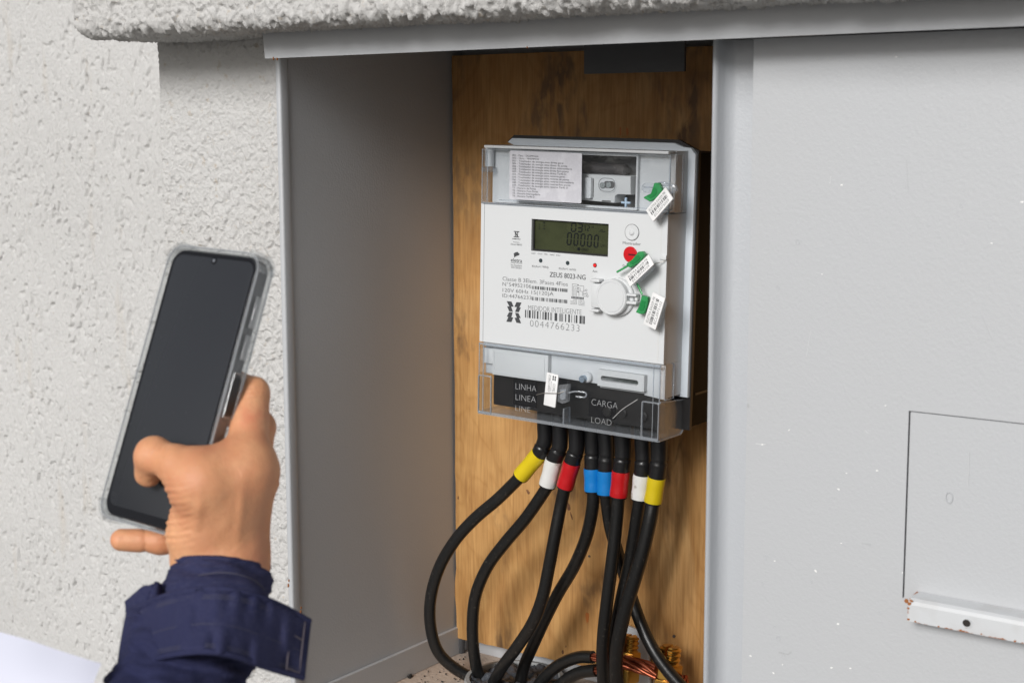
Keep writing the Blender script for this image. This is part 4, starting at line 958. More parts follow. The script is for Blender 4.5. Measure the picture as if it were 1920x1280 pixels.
# ------------------------------------------------------------------ seals
def plane_frame(pc, right, up):
    """4x4: local x=right, z=up, y=into"""
    x = Vector(right).normalized(); z = Vector(up); z = (z - x * x.dot(z)).normalized(); y = z.cross(x)
    m_ = Matrix.Identity(4)
    for i in range(3): m_[i][0] = x[i]; m_[i][1] = y[i]; m_[i][2] = z[i]; m_[i][3] = pc[i]
    return m_
def seal(corners, depth, txt, num, seed, label, greens, strap=None, greenmat=M_green):
    """corners px: start of text baseline side (bottom-left), bottom-right, top-right, top-left as the tag reads"""
    W = [MW @ L3(px, py, depth + dd) for (px, py), dd in corners]
    blp, brp, trp, tlp = W; cen_ = (blp + brp + trp + tlp) / 4
    fr = plane_frame(cen_, ((brp - blp) + (trp - tlp)), ((tlp - blp) + (trp - brp)))
    if (fr.to_3x3() @ Vector((0, 1, 0))).dot(Vector(R[2])) < 0: pass
    root = empty('meter_seal', label=label, cat='seal', group='security seals on the meter', mw=fr)
    wd_ = ((brp - blp).length + (trp - tlp).length) / 2; ht_ = ((tlp - blp).length + (trp - brp).length) / 2
    t_ = prism('tag', rrect(-wd_ / 2, wd_ / 2, -ht_ / 2, ht_ / 2, .0008, 3), 0, .0012, M_tag, root, .0002)
    prism('tag_backing', [(-wd_ / 2 + .003, -ht_ / 2 - .0010), (wd_ / 2 - .004, -ht_ / 2 - .0014), (wd_ / 2 - .001, -ht_ / 2 + .002), (wd_ / 2 - .001, ht_ / 2 - .002), (-wd_ / 2 + .003, ht_ / 2 - .002)], .0014, .0040, M_clearh, root, .0005)
    i_ = Ink(-.0002)
    if txt:
        i_.text(txt, (-wd_ * .40, ht_ * .17), (wd_ * .40, ht_ * .17), ht_ * .19, offset=-.01)
        i_.bars((-wd_ * .40, -ht_ * .14), (wd_ * .38, -ht_ * .14), ht_ * .24, code(20, seed))
        i_.text(num, (-wd_ * .34, -ht_ * .40), (wd_ * .36, -ht_ * .40), ht_ * .19, offset=-.01)
        i_.build('tag_print', M_ink, t_)
    fi = fr.inverted()
    def loc(px, py, d): return fi @ (MW @ L3(px, py, d))
    for gp, d0 in greens:
        P3 = [loc(px, py, d0) for px, py in gp]
        # body: extruded outline facing the viewer, built in meter coordinates
        V = [fi @ (MW @ L3(px, py, d0)) for px, py in gp]; off = (fi.to_3x3() @ (MW.to_3x3() @ Vector((0, 1, 0)))) * .0045
        n = len(V); VV = V + [v + off for v in V]
        bm = bmesh.new(); vs = [bm.verts.new(v) for v in VV]
        bm.faces.new(vs[:n]); bm.faces.new(vs[n:][::-1])
        for i in range(n): bm.faces.new((vs[i], vs[n + i], vs[n + (i + 1) % n], vs[(i + 1) % n]))
        bmesh.ops.recalc_face_normals(bm, faces=bm.faces); bmesh.ops.bevel(bm, geom=bm.edges[:], offset=.0005, segments=2, affect='EDGES', clamp_overlap=True)
        wsm(frombm('seal_body', bm, greenmat, root))
        c0 = sum(V, Vector()) / n
        cr_ = [c0 + (v - c0) * .55 - off * .12 for v in V]
        mk('seal_ridge', cr_ + [v + off * .1 for v in cr_], [tuple(range(n)), tuple(range(n, 2 * n))] + [(i, (i + 1) % n, n + (i + 1) % n, n + i) for i in range(n)], bpy.data.materials.get('dark_green_plastic') if greenmat is M_green else M_cleare, root)
    for st in (strap or []):
        tube('seal_strap', [loc(px, py, d) for px, py, d in st[0]], st[1], st[2], root, 8, 4, flat=.7)
    return root
mat('dark_green_plastic', (0.012, 0.20, 0.05), 0.3)
S = lambda zx, zy: (1080 + zx / 7.1125, 250 + zy / 7.1125)
T = lambda zx, zy: (1080 + zx / 6.4, 440 + zy / 6.4)
Q = lambda zx, zy: (880 + zx / 7.527, 630 + zy / 7.527)
seal([((1210.8, 394), 0), ((1246.6, 352.2), 0), ((1262.8, 371), -.004), ((1224, 415.7), -.004)][0:0] or
     [((1224, 415.7), -.004), ((1262.8, 371), -.004), ((1246.6, 352.2), 0), ((1210.8, 394), 0)], -.010, 'ELETRA EA029 PR', 'ECL0975059', 11,
     'green seal with a white barcode tag on the upper clear cover, topmost of three',
     [([S(1040, 660), S(1105, 662), S(1150, 765), S(1085, 850), S(985, 915), S(945, 890), S(893, 862), S(905, 848), S(1000, 800)], -.0095)],
     [([(*S(1100, 660), -.006), (*S(1180, 655), -.006), (*S(1270, 700), -.004), (*S(1335, 760), -.001)], .0006, M_cleare)])
seal([((1180.3, 538.1), -.003), ((1226, 495.5), -.003), ((1215.6, 476.7), 0), ((1172.2, 518.9), 0)], -.013, 'ELETRA EA028 PR', 'ECL0974729', 12,
     'green seal with a tilted white tag and loose green tail over the red button',
     [([T(745, 205), T(800, 200), T(828, 245), T(790, 300), T(740, 345), T(650, 400), T(605, 372), T(600, 350), T(670, 300)], -.0085)],
     [([(*T(615, 378), -.008), (*T(550, 415), -.008), (*T(490, 448), -.008)], .0010, M_green),
      ([(*T(930, 350), -.008), (*T(1000, 335), -.004), (*T(1060, 315), -.002), (*T(1108, 290), 0.001)], .00035, mat('twisted_wire', (0.35, 0.33, 0.3), 0.4, metal=.8))])
seal([((1228.8, 618), -.002), ((1247.2, 558.8), -.002), ((1223.8, 547.8), 0), ((1205.8, 607.2), 0)], -.011, 'ELETRA EA029 PR', 'ECL0975102', 13,
     'green seal with an upright white tag hanging from the round battery lid',
     [([T(785, 725), T(862, 748), T(855, 850), T(820, 945), T(775, 955), T(712, 930), T(755, 860)], -.0100)],
     [([(*T(728, 580), -.009), (*T(760, 640), -.010), (*T(795, 720), -.011)], .0011, M_green)])
sq = seal([((1025.5, 697), 0), ((1018.8, 758.2), 0), ((1040.8, 764.8), 0), ((1046.7, 703.7), 0)], -.013, None, '', 14,
     'clear seal with a small white tag over the terminal cover', [([Q(1255, 690), Q(1400, 680), Q(1390, 760), Q(1385, 930), Q(1310, 955), Q(1240, 920)], -.012)],
     [([(*Q(945, 828), -.014), (*Q(1060, 803), -.0145), (*Q(1240, 806), -.0145), (*Q(1350, 775), -.012)], .0003, bpy.data.materials['twisted_wire']),
      ([(*Q(1400, 800), -.010), (*Q(1500, 780), -.009), (*Q(1640, 800), -.007), (*Q(1630, 860), -.007), (*Q(1500, 850), -.009)], .0008, M_cleare)], greenmat=M_clearh)
sq['label'] = 'clear seal with a small white tag wired across the terminal cover words'
i_ = Ink(-.0002); wq, hq_ = .0315, .0098
i_.text('ZSBU14997', (-wq * .42, -hq_ * .36 + .0058), (wq * .12, -hq_ * .36 + .0058), .0022, offset=-.01) if False else None
i_.text('COPEL', (-.0065, .0012 + .0005), (.0015, .0017), .0028, offset=-.01); i_.text('ZSBU14997', (-.0140, -.0036), (.0020, -.0036), .0024, offset=-.01); i_.text('lacre de medidor', (-.0080, -.0005), (.0015, -.0005), .0010)
for dx_, dz_ in ((-.0135, .0028), (-.0112, .0028), (-.0135, .0005), (-.0112, .0005)):
    i_.poly([(dx_, dz_), (dx_ + .0018, dz_ + .0002), (dx_ + .0015, dz_ + .0016), (dx_ - .0003, dz_ + .0014)])
i_.build('tag_print', M_ink, [o for o in sq.children if o.name.startswith('tag') and 'back' not in o.name][0])

# ------------------------------------------------------------------ cables
M_yel = mat('yellow_tape', (0.66, 0.50, 0.01), 0.32, bump=[(90, .6, .0010)]); M_wht = mat('white_tape', (0.70, 0.70, 0.68), 0.4, bump=[(90, .6, .0010)], vary=(90, .58, .72, (.30, .28, .22)))
M_rtp = mat('red_tape', (0.50, 0.008, 0.012), 0.3, bump=[(90, .6, .0010)]); M_blu = mat('blue_tape', (0.005, 0.19, 0.55), 0.3, bump=[(90, .6, .0010)])
def cable(sleeve, band, run, bmat, label, ytop, yrun, dia=.0122, grp='cables under the meter'):
    P = []
    s = [onY(px, py, ytop) for px, py in sleeve]; b0 = onY(*band[0], ytop); b1 = onY(*band[1], ytop)
    ys = yrun if isinstance(yrun, (list, tuple)) else [ytop + (yrun - ytop) * min(1, (k + 1) / 3) for k in range(len(run))]
    r_ = [onY(px, py, yy) for (px, py), yy in zip(run, ys)]
    org = Vector(r_[-1])
    root = empty('power_cable', tuple(org), label, 'cable', grp)
    rel = lambda A: [Vector(a) - org for a in A]
    up = [Vector(s[0]) + Vector((0, 0, .03))]
    tube('sleeve', rel(up + [Vector(x) for x in s] + [Vector(b0)]), .0076, M_shrink, root, 18, 6, rfun=lambda t: .0077 + .0002 * math.sin(t * 9) - .0010 * math.exp(-((t - .70) / .02) ** 2) + .0003 * math.exp(-((t - .76) / .03) ** 2))
    d = (Vector(b1) - Vector(b0)).normalized()
    tube('colour_band', rel([Vector(b0) - d * .0012, (Vector(b0) + Vector(b1)) / 2, Vector(b1) + d * .0012]), .0083, bmat, root, 20, 4, rfun=lambda t: .00835 + .0002 * math.sin(t * 9))
    tube('sleeve_end', rel([Vector(b1) - d * .001, Vector(b1) + d * .0028]), .0079, M_shrink, root, 18, 1)
    tube('insulation', rel([Vector(b0), Vector(b1)] + [Vector(x) for x in r_]), dia / 2, M_cable, root, 18, 7)
    return root
Yt = 0.166
cable([(1022, 795), (1022, 822), (1017, 838)], [(1010, 852), (978, 890)], [(958, 911), (930, 938), (890, 972), (853, 1013), (824, 1063), (808, 1118), (807, 1170), (820, 1218), (850, 1250), (895, 1275), (935, 1292)], M_yel, 'black cable with a yellow band, leftmost, bowing widest to the left', Yt, [.166, .165, .163, .160, .158, .158, .160, .165, .175, .19, .20])
cable([(1050, 800), (1050, 830), (1047, 845)], [(1038, 864), (1027, 907)], [(1019, 923), (985, 972), (947, 1017), (914, 1062), (892, 1115), (886, 1170), (889, 1225), (900, 1268), (930, 1300)], M_wht, 'black cable with a grubby white band, second from the left', Yt, [.167, .168, .17, .172, .175, .178, .182, .19, .20])
cable([(1081, 805), (1081, 838), (1078, 850)], [(1072, 869), (1060, 910)], [(1052, 945), (1040, 1006), (1029, 1064), (1017, 1120), (998, 1168), (968, 1214), (940, 1252), (915, 1300)], M_rtp, 'black cable with a red band, third from the left', Yt, [.166, .163, .162, .162, .163, .166, .17, .18])
cable([(1111, 810), (1111, 838), (1111, 855)], [(1111, 880), (1112, 917)], [(1111, 950), (1100, 1004), (1077, 1060), (1047, 1111), (1022, 1160), (1000, 1208), (982, 1250), (972, 1300)], M_blu, 'black cable with a blue band, left of the two blue ones', Yt + .006, [.173, .178, .184, .19, .193, .195, .198, .20])
cable([(1136, 812), (1137, 840), (1137, 860)], [(1136, 884), (1136, 923)], [(1139, 950), (1145, 990), (1157, 1032), (1169, 1072), (1184, 1119), (1201, 1167), (1223, 1214), (1250, 1254), (1290, 1300)], M_blu, 'black cable with a blue band that crosses behind others to the lower right', Yt + .006, [.175, .180, .186, .192, .194, .192, .188, .184, .18])
cable([(1167, 816), (1168, 845), (1167, 862)], [(1164, 885), (1160, 927)], [(1157, 965), (1151, 1025), (1144, 1081), (1137, 1137), (1131, 1194), (1130, 1245), (1134, 1310)], M_rtp, 'black cable with a red band, right of the two blue ones', Yt, [.166, .165, .164, .164, .165, .168, .175])
cable([(1205, 822), (1206, 850), (1206, 866)], [(1204, 892), (1200, 932)], [(1195, 965), (1188, 1012), (1179, 1062), (1168, 1110), (1158, 1158), (1150, 1206), (1148, 1250), (1153, 1310)], M_wht, 'black cable with a clean white band next to the rightmost', Yt + .004, [.172, .175, .178, .180, .181, .182, .183, .185])
cable([(1236, 824), (1236, 850), (1235, 868)], [(1231, 897), (1224.5, 938)], [(1219, 973), (1206, 1030), (1189, 1088), (1174, 1136), (1163, 1180), (1156, 1222), (1155, 1260), (1160, 1310)], M_yel, 'black cable with a yellow band, rightmost under the meter', Yt, [.163, .160, .158, .157, .157, .158, .16, .165], .0132)
for k, (pp, lb) in enumerate((([(1000, 1300), (1018, 1273), (1038, 1253), (1061, 1239), (1087, 1231), (1112, 1231), (1135, 1235)], 'short bare ended black cable, upper of two running to the brass connector'),
                              ([(1030, 1305), (1050, 1284), (1070, 1268), (1092, 1259), (1118, 1256), (1140, 1258)], 'short bare ended black cable, lower of two running to the brass connector'))):
    yy = .195 - .006 * k; P = [Vector(onY(*p, yy)) for p in pp]; org = P[0].copy()
    rt = empty('ground_cable', tuple(org), lb, 'cable', 'ground cables on the cabinet floor')
    tube('insulation', [p - org for p in P[:-1]], .0062, M_cable, rt, 16, 6)
    e0, e1 = P[-2], P[-1]
    for j in range(7):
        a = j * 2 * math.pi / 6; o_ = Vector((0, .0026 * math.cos(a), .0026 * math.sin(a))) if j < 6 else Vector((0, 0, 0))
        tube('strand', [e0 + o_ - org - (e1 - e0) * .1, (e0 + e1) / 2 + o_ * 1.1 - org, e1 + o_ * .9 - org], .0013, M_copper, rt, 6, 2)
# earth link: twisted copper between the connectors
P = [Vector(onY(px, py, .196)) for px, py in ((1160, 1240), (1185, 1243), (1208, 1250), (1235, 1262), (1262, 1272), (1282, 1278))]
org = P[0].copy(); cw = empty('copper_wire', tuple(org), 'bundle of bare twisted copper strands between the two brass connectors', 'wire')
sp_ = spline(P, 6)
for j in range(9):
    rr_ = .0058 if j < 6 else .0026; pts = []
    for i, p in enumerate(sp_):
        a = j * 2 * math.pi / (6 if j < 6 else 3) + i * .10; pts.append(Vector(p) - org + Vector((.2 * rr_ * math.cos(a), rr_ * math.cos(a), rr_ * math.sin(a) * (.9 + .12 * math.sin(i * .5 + j)))))
    tube('strand', pts, .0021, M_copper, cw, 7, 1)
# brass split bolt connectors
def hexprism(name, c, r, h, mt, par, ax=(0, 0, 1), rot=0.3):
    q = Vector(ax).to_track_quat('Z', 'Y'); bm = bmesh.new(); a = []; b_ = []
    for i in range(6):
        t = rot + math.pi / 3 * i; v = Vector((r * math.cos(t), r * math.sin(t), 0))
        a.append(bm.verts.new(Vector(c) + q @ v)); b_.append(bm.verts.new(Vector(c) + q @ (v + Vector((0, 0, h)))))
    bm.faces.new(a[::-1]); bm.faces.new(b_)
    for i in range(6): bm.faces.new((a[i], a[(i + 1) % 6], b_[(i + 1) % 6], b_[i]))
    bmesh.ops.recalc_face_normals(bm, faces=bm.faces); bmesh.ops.bevel(bm, geom=bm.edges[:], offset=.0008, segments=2, affect='EDGES'); return wsm(frombm(name, bm, mt, par), 40)
def split_bolt(px, py, y, label, s=1.0, lean=0.0, drop=.034):
    c = Vector(onY(px, py, y)); rt = empty('split_bolt', tuple(c), label, 'connector', 'brass connectors in the cabinet')
    rt.rotation_euler = (math.radians(-6), lean, 0)
    r_ = .0060 * s
    for sgn in (-1, 1):                                   # two threaded prongs with the slit between
        V = []; Fc = []; nh = 44; ns = 12
        for k in range(nh):
            h = -.030 * s + k * (.0365 * s) / (nh - 1); rr_ = r_ + (.0005 if k % 4 < 2 else -.0004) * s * (1 if k < nh - 2 else 2.5)
            for i in range(ns + 1):
                a = math.pi * i / ns; x = rr_ * math.sin(a) * sgn + sgn * .0011 * s * (1 if 0 < i < ns else 1); yv = rr_ * math.cos(a); V.append((x, yv, h))
        for k in range(nh - 1):
            for i in range(ns): j = k * (ns + 1) + i; Fc.append((j, j + 1, j + ns + 2, j + ns + 1))
            Fc.append((k * (ns + 1), k * (ns + 1) + ns, (k + 1) * (ns + 1) + ns, (k + 1) * (ns + 1)))
        Fc.append(tuple(range(ns + 1))); Fc.append(tuple((nh - 1) * (ns + 1) + i for i in range(ns + 1)))
        o = mk('threaded_prong', V, Fc, M_brass, rt)
    hexprism('hex_nut', (0, 0, -.0150 * s), .0098 * s, .0095 * s, M_brass, rt)
    lathe('pressure_bar', [(.0072 * s, 0), (.0076 * s, .0008), (.0076 * s, .005 * s)], (0, 0, -.0205 * s), (0, 0, 1), M_brass, rt, 20)
    hexprism('hex_head', (0, 0, -drop - .002), .0102 * s, .010 * s, M_brass, rt, rot=.1)
    return rt
split_bolt(1180, 1206, .208, 'brass split bolt connector half hidden behind the thick cables, left one', 1.25)
split_bolt(1256, 1228, .200, 'brass split bolt connector with forked threaded top, right one near the post', 1.4, math.radians(3))
# grey earthing bracket behind the connectors
p = onY(1193, 1180, .236); tlb = onY(1176, 1195, .236); 
brk = prism('grey_bracket', [(tlb[0] - .004, CF), (tlb[0] + .030, CF), (tlb[0] + .026, tlb[2] - .010), (tlb[0] + .016, p[2] + .001), (tlb[0] - .001, p[2] + .003), (tlb[0] - .004, p[2] - .004)], .2335, .2365, M_paint, None, .0006)
tag(brk, 'small grey steel bracket standing behind the brass connectors', 'bracket')
# conduit with putty
cc = onZ(968, 1286, CF + .001); cr_ = .052
cd = empty('floor_conduit', (cc[0], cc[1] - .002, CF), 'round grey conduit mouth packed with dark putty where the cables leave', 'conduit')
M_pvc = mat('grey_pvc', (0.30, 0.31, 0.31), 0.5, vary=(30, .45, .7, (.2, .2, .2)))
lathe('conduit_rim', [(cr_ - .006, 0), (cr_, 0), (cr_, .008), (cr_ - .001, .011), (cr_ - .005, .011), (cr_ - .006, .008), (cr_ - .006, .001)], (0, 0, 0.0003), (0, 0, 1), M_pvc, cd, 48)
u_ = np.linspace(-1, 1, 60); A, Bq = np.meshgrid(u_, u_, indexing='ij')
sq_ = np.sqrt(1 - Bq ** 2 / 2), np.sqrt(1 - A ** 2 / 2); DX, DZ = A * sq_[0] * (cr_ - .006), Bq * sq_[1] * (cr_ - .006)
H = (vnoise(DX * 160 + 9, DZ * 160, 91) * .010 + vnoise(DX * 420 + 9, DZ * 420, 92) * .004) + .001
sheet('putty', np.stack([DX, DZ, H], -1), mat('dark_putty', (0.055, 0.06, 0.07), 0.35, bump=(260, .6, .002)), False, cd)
# crumbs on the cabinet floor
M_crumb = mat('black_crumb', (0.02, 0.018, 0.016), 0.8)
L = []
spots = [(768, 1268), (771, 1266), (790, 1272), (846, 1228), (850, 1226), (836, 1262), (812, 1245)] + [(random.uniform(770, 900), random.uniform(1215, 1279)) for _ in range(60)]
for k, (px, py) in enumerate(spots):
    p = onZ(px, py, CF + .0012); r_ = .0026 if k < 2 else random.uniform(.0004, .0011)
    if not (XL + .006 < p[0] < -.6 and .01 < p[1] < CB - .008): continue
    bm = bmesh.new(); bmesh.ops.create_icosphere(bm, subdivisions=1, radius=r_)
    for v in bm.verts: v.co = v.co * random.uniform(.6, 1.3); v.co += Vector(p) + Vector((0, 0, -.0004))
    L.append(frombm('crumb', bm, M_crumb))
cr = join('mortar_crumbs', L); tag(cr, 'scattered black crumbs of grit on the cabinet floor', 'debris', kind='stuff')

# ------------------------------------------------------------------ smartphone
Wc = np.array([0.79358671, -0.11187139, -0.59808438]); Lc = np.array([0.23457544, 0.96321927, 0.13108396])
Wc /= np.linalg.norm(Wc); Lc -= Wc * (Wc @ Lc); Lc /= np.linalg.norm(Lc)
PCc = np.array([-0.19479431, -0.0266299, 0.88403572])
Nc = np.cross(Wc, Lc); Nc = Nc if Nc[2] < 0 else -Nc                 # out of the screen, camera coordinates
def PH(x, z, n): return c2w(PCc + Wc * x + Lc * z + Nc * n)
pm = Matrix.Identity(4)
wx, wy, wz = R.T @ Wc, R.T @ (-Nc), R.T @ Lc; po = c2w(PCc)
for i in range(3): pm[i][0] = wx[i]; pm[i][1] = wy[i]; pm[i][2] = wz[i]; pm[i][3] = po[i]
phone = empty('smartphone', label='black smartphone in a clear bumper case held up in one hand', cat='phone', mw=pm)
hw, hl = .0400, .0845
M_pbody = mat('dark_phone_frame', (0.03, 0.032, 0.036), 0.3, metal=.5); M_screen = mat('black_glass', (0.028, 0.030, 0.035), 0.06, spec=.6)
prism('phone_body', rrect(-hw + .0024, hw - .0024, -hl + .0024, hl - .0024, .0095, 8), 0.0006, .0090, M_pbody, phone, .0010)
_n = M_screen.node_tree; _t = _n.nodes.new('ShaderNodeTexNoise'); _t.inputs['Scale'].default_value = 38; _t.inputs['Detail'].default_value = 7
_r = _n.nodes.new('ShaderNodeMapRange'); _r.inputs['From Min'].default_value = .4; _r.inputs['From Max'].default_value = .75; _r.inputs['To Min'].default_value = .05; _r.inputs['To Max'].default_value = .30
_n.links.new(_t.outputs['Fac'], _r.inputs[0]); _n.links.new(_r.outputs[0], _n.nodes['Principled BSDF'].inputs['Roughness'])
scr = prism('screen', rrect(-hw + .0034, hw - .0034, -hl + .0034, hl - .0034, .0088, 8), 0.0, .0010, M_screen, phone, .0004)
ring('screen_border', rrect(-hw + .0036, hw - .0036, -hl + .0036, hl - .0036, .0086, 8), rrect(-hw + .0052, hw - .0052, -hl + .0085, hl - .0055, .0065, 8), -.00012, .0002, mat('black_bezel', (0.006, 0.006, 0.008), 0.12), scr)
lathe('front_camera', [(.0022, 0), (.0022, .0002), (.0018, .0002)], (0, -.00005, hl - .0072), (0, -1, 0), bpy.data.materials['black_bezel'], scr, 20)
lathe('camera_lens', [(.0011, 0), (.0010, .0003), (.0003, .0005)], (0, -.0002, hl - .0072), (0, -1, 0), mat('grey_lens', (0.16, 0.17, 0.19), 0.15), scr, 16)
box('ear_speaker', -.010, .010, -.0001, .0005, hl - .0036, hl - .0029, M_black, scr)
o1, i1 = rrect(-hw, hw, -hl, hl, .0115, 8), rrect(-hw + .0022, hw - .0022, -hl + .0022, hl - .0022, .0098, 8)
case = ring('clear_case', o1, i1, -.0010, .0108, M_case, phone)
prism('case_back', rrect(-hw + .0004, hw - .0004, -hl + .0004, hl - .0004, .0115, 8), .0094, .0108, M_case, phone)
M_caseedge = clear_mat('case_edge', tint=(.82, .83, .83), gloss=.12, rough=.1, haze=.16)
o2, i2 = rrect(-hw - .0001, hw + .0001, -hl - .0001, hl + .0001, .0116, 8), rrect(-hw + .0010, hw - .0010, -hl + .0010, hl - .0010, .0106, 8)
ring('case_rim', o2, i2, -.0014, -.0006, M_caseedge, phone); ring('case_rim', o2, i2, .0100, .0110, M_caseedge, phone)
for sx_ in (-1, 1):
    for sz_ in (-1, 1):
        cx_, cz_ = sx_ * (hw - .0108), sz_ * (hl - .0108); a0 = math.atan2(sz_, sx_)
        pts = [(cx_ + .0127 * math.cos(a0 + t), cz_ + .0127 * math.sin(a0 + t)) for t in np.linspace(-.8, .8, 10)] + [(cx_ + .0112 * math.cos(a0 + t), cz_ + .0112 * math.sin(a0 + t)) for t in np.linspace(.8, -.8, 10)]
        prism('corner_bumper', pts, -.0012, .0106, M_case, phone, .0004)
# side buttons and fingerprint cut-out on the right edge
for z0, z1 in ((.041, .060), (.022, .037)): ring('button_cover', [(hw + .0003, 0), (hw + .0014, 0), (hw + .0014, 1), (hw + .0003, 1)], [(hw + .0004, .1), (hw + .0010, .1), (hw + .0010, .9), (hw + .0004, .9)], 0, .1, M_case, phone) if False else box('button_cover', hw - .0002, hw + .0012, .0026, .0072, z0, z1, M_caseedge, phone, .0005)
box('side_key', hw - .0018, hw - .0012, .0015, .0082, -.012, .014, M_black, phone, .0003)
box('key_slot', hw - .0003, hw + .0002, .0022, .0076, -.010, .012, M_black, phone)
bm_rim = [(.0012, -.012), (.0012, .014), (.0088, .014), (.0088, -.012)]
V = [(hw + .0004, y, z) for y, z in bm_rim]
for a, b_ in ((0, 1), (1, 2), (2, 3), (3, 0)): tube('slot_rim', [V[a], V[b_]], .0005, M_caseedge, phone, 6, 1)

# ------------------------------------------------------------------ hand and sleeve
# skeleton of tapered capsules in camera coordinates blended into one skin
def onph(px, py, n):
    """pixel -> camera-space point on the plane n metres in front of the screen"""
    d = np.array([(px - 960) / F, -(py - 640) / F, 1.0]); t = ((PCc + Nc * n) @ Nc) / (d @ Nc); return d * t
def cd_(px, py, z): return np.array([(px - 960) / F * z, -(py - 640) / F * z, z])
def zof(p): return p[2]
# thumb
T_tip = onph(279, 888, .0085); T_ip = onph(288, 852, .0165); T_mid = onph(335, 874, .014); T_mcp = onph(386, 908, .004); T_cmc = onph(383, 998, -.012)
I_mcp = onph(459, 884, -.013); I_pip = onph(474, 737, -.0235); I_dip = onph(415, 705, -.032); I_tip = onph(345, 695, -.022)
M_mcp = onph(468, 898, -.030); M_pip = onph(486, 800, -.048); M_dip = onph(430, 770, -.042); M_tip = onph(350, 775, -.022)
R_mcp = onph(452, 925, -.044); R_pip = onph(470, 860, -.060); R_dip = onph(410, 850, -.050); R_tip = onph(320, 870, -.024)
P_mcp = onph(445, 970, -.050); P_pip = onph(400, 1004, -.046); P_dip = onph(300, 1014, -.022); P_tip = onph(227, 1011, -.008)
W1 = onph(396, 1060, -.026); W2 = onph(434, 1060, -.028); W3 = onph(416, 1060, -.040)
WZ = float(onph(420, 1050, -.028)[2]); ZS = WZ - .862          # depth of the wrist; the sleeve is laid round it
F1 = cd_(360, 1190, .815 + ZS); F2 = cd_(412, 1190, .815 + ZS)
PALM = onph(418, 950, -.014)
CAPS = [  # a, b, ra, rb, blend
    (T_tip, T_ip, .0078, .0102, .003), (T_ip, T_mid, .0102, .0106, .004), (T_mid, T_mcp, .0106, .0145, .006), (T_mcp, T_cmc, .0150, .0165, .010),
    (I_mcp, I_pip, .0130, .0098, .006), (I_pip, I_dip, .0094, .0080, .003), (I_dip, I_tip, .0080, .0070, .003),
    (M_mcp, M_pip, .0115, .0095, .005), (M_pip, M_dip, .0092, .0080, .003), (M_dip, M_tip, .0080, .0070, .003),
    (R_mcp, R_pip, .0105, .0090, .004), (R_pip, R_dip, .0088, .0076, .003), (R_dip, R_tip, .0076, .0068, .003),
    (P_mcp, P_pip, .0110, .0085, .005), (P_pip, P_dip, .0082, .0075, .003), (P_dip, P_tip, .0074, .0066, .003),
    (T_mcp, I_mcp, .0135, .0135, .012), (T_mcp, PALM, .0145, .0160, .014), (PALM, I_mcp, .0160, .0135, .014), (T_mcp, onph(420, 893, -.006), .0130, .0125, .012), (T_cmc, PALM, .0165, .0160, .014),
    (I_mcp, W2, .0130, .0145, .014), (M_mcp, W2, .0120, .0145, .014), (R_mcp, W3, .0110, .0140, .012), (P_mcp, W3, .0110, .0140, .012), (PALM, W1, .0160, .0150, .014), (PALM, W2, .0160, .0145, .014),
    (T_cmc, W1, .0150, .0150, .014), (W1, W2, .0150, .0150, .014), (W1, F1, .0150, .0150, .014), (W2, F2, .0150, .0150, .014), (W3, (F1 + F2) / 2 + np.array([0, 0, .015]), .0150, .0150, .014),
    (onph(499, 884, -.026), onph(494, 893, -.026), .0050, .0085, .007),
]
print('WZ', WZ)
lo = np.min([np.minimum(a, b_) for a, b_, *_ in CAPS], 0) - .03; hi = np.max([np.maximum(a, b_) for a, b_, *_ in CAPS], 0) + .03
lo[1] = W1[1] - .05
hstep = .0009
nx, ny, nzz = [int((hi[i] - lo[i]) / hstep) + 1 for i in range(3)]
gx_, gy_, gz_ = [lo[i] + hstep * np.arange(k) for i, k in enumerate((nx, ny, nzz))]
Dm = np.full((nx, ny, nzz), .02, np.float32)
for a, b_, ra, rb_, kk in CAPS:
    mg = max(ra, rb_) + .020
    l_ = np.minimum(a, b_) - mg; h_ = np.maximum(a, b_) + mg
    s_ = [slice(max(0, int((l_[i] - lo[i]) / hstep)), max(0, min((nx, ny, nzz)[i], int((h_[i] - lo[i]) / hstep) + 2))) for i in range(3)]
    if any(q.stop <= q.start for q in s_): continue
    PX_ = np.stack(np.meshgrid(gx_[s_[0]], gy_[s_[1]], gz_[s_[2]], indexing='ij'), -1)
    ab = b_ - a; t = np.clip(((PX_ - a) @ ab) / (ab @ ab), 0, 1)
    d = np.linalg.norm(PX_ - (a + t[..., None] * ab), axis=-1) - (ra + (rb_ - ra) * t)
    old = Dm[s_[0], s_[1], s_[2]]; hh = np.clip(.5 + .5 * (old - d) / kk, 0, 1)
    Dm[s_[0], s_[1], s_[2]] = (old * (1 - hh) + d * hh - kk * hh * (1 - hh)).astype(np.float32)
# skin creases on the thumb side of the palm, over the joints and the pad
GX, GY, GZ_ = np.meshgrid(gx_, gy_, gz_, indexing='ij')
GPX = 960 + F * GX / GZ_; GPY = 640 - F * GY / GZ_
wr = np.exp(-((GPX - 318 - (GPY - 905) * .12) / 32) ** 2) * np.clip((GPY - 880) / 30, 0, 1) * np.clip((1040 - GPY) / 30, 0, 1)
wr = wr * (.25 + 1.1 * vnoise(GPX * .045 + 7, GPY * .03 + 3, 311)); Dm += (wr * .00058 * (np.sin((GPY + .22 * GPX + 5 * np.sin(GPX * .05)) * .52) + .5 * np.sin((GPY - .1 * GPX) * .31))).astype(np.float32)
kn = np.exp(-((GPX - 480) / 26) ** 2 - ((GPY - 738) / 16) ** 2); Dm += (kn * .0005 * np.sin((GPY + .15 * GPX) * .75)).astype(np.float32)
kn = np.exp(-((GPX - 292) / 22) ** 2 - ((GPY - 842) / 20) ** 2); Dm += (kn * .00045 * np.sin((GPX + .5 * GPY) * .62)).astype(np.float32)
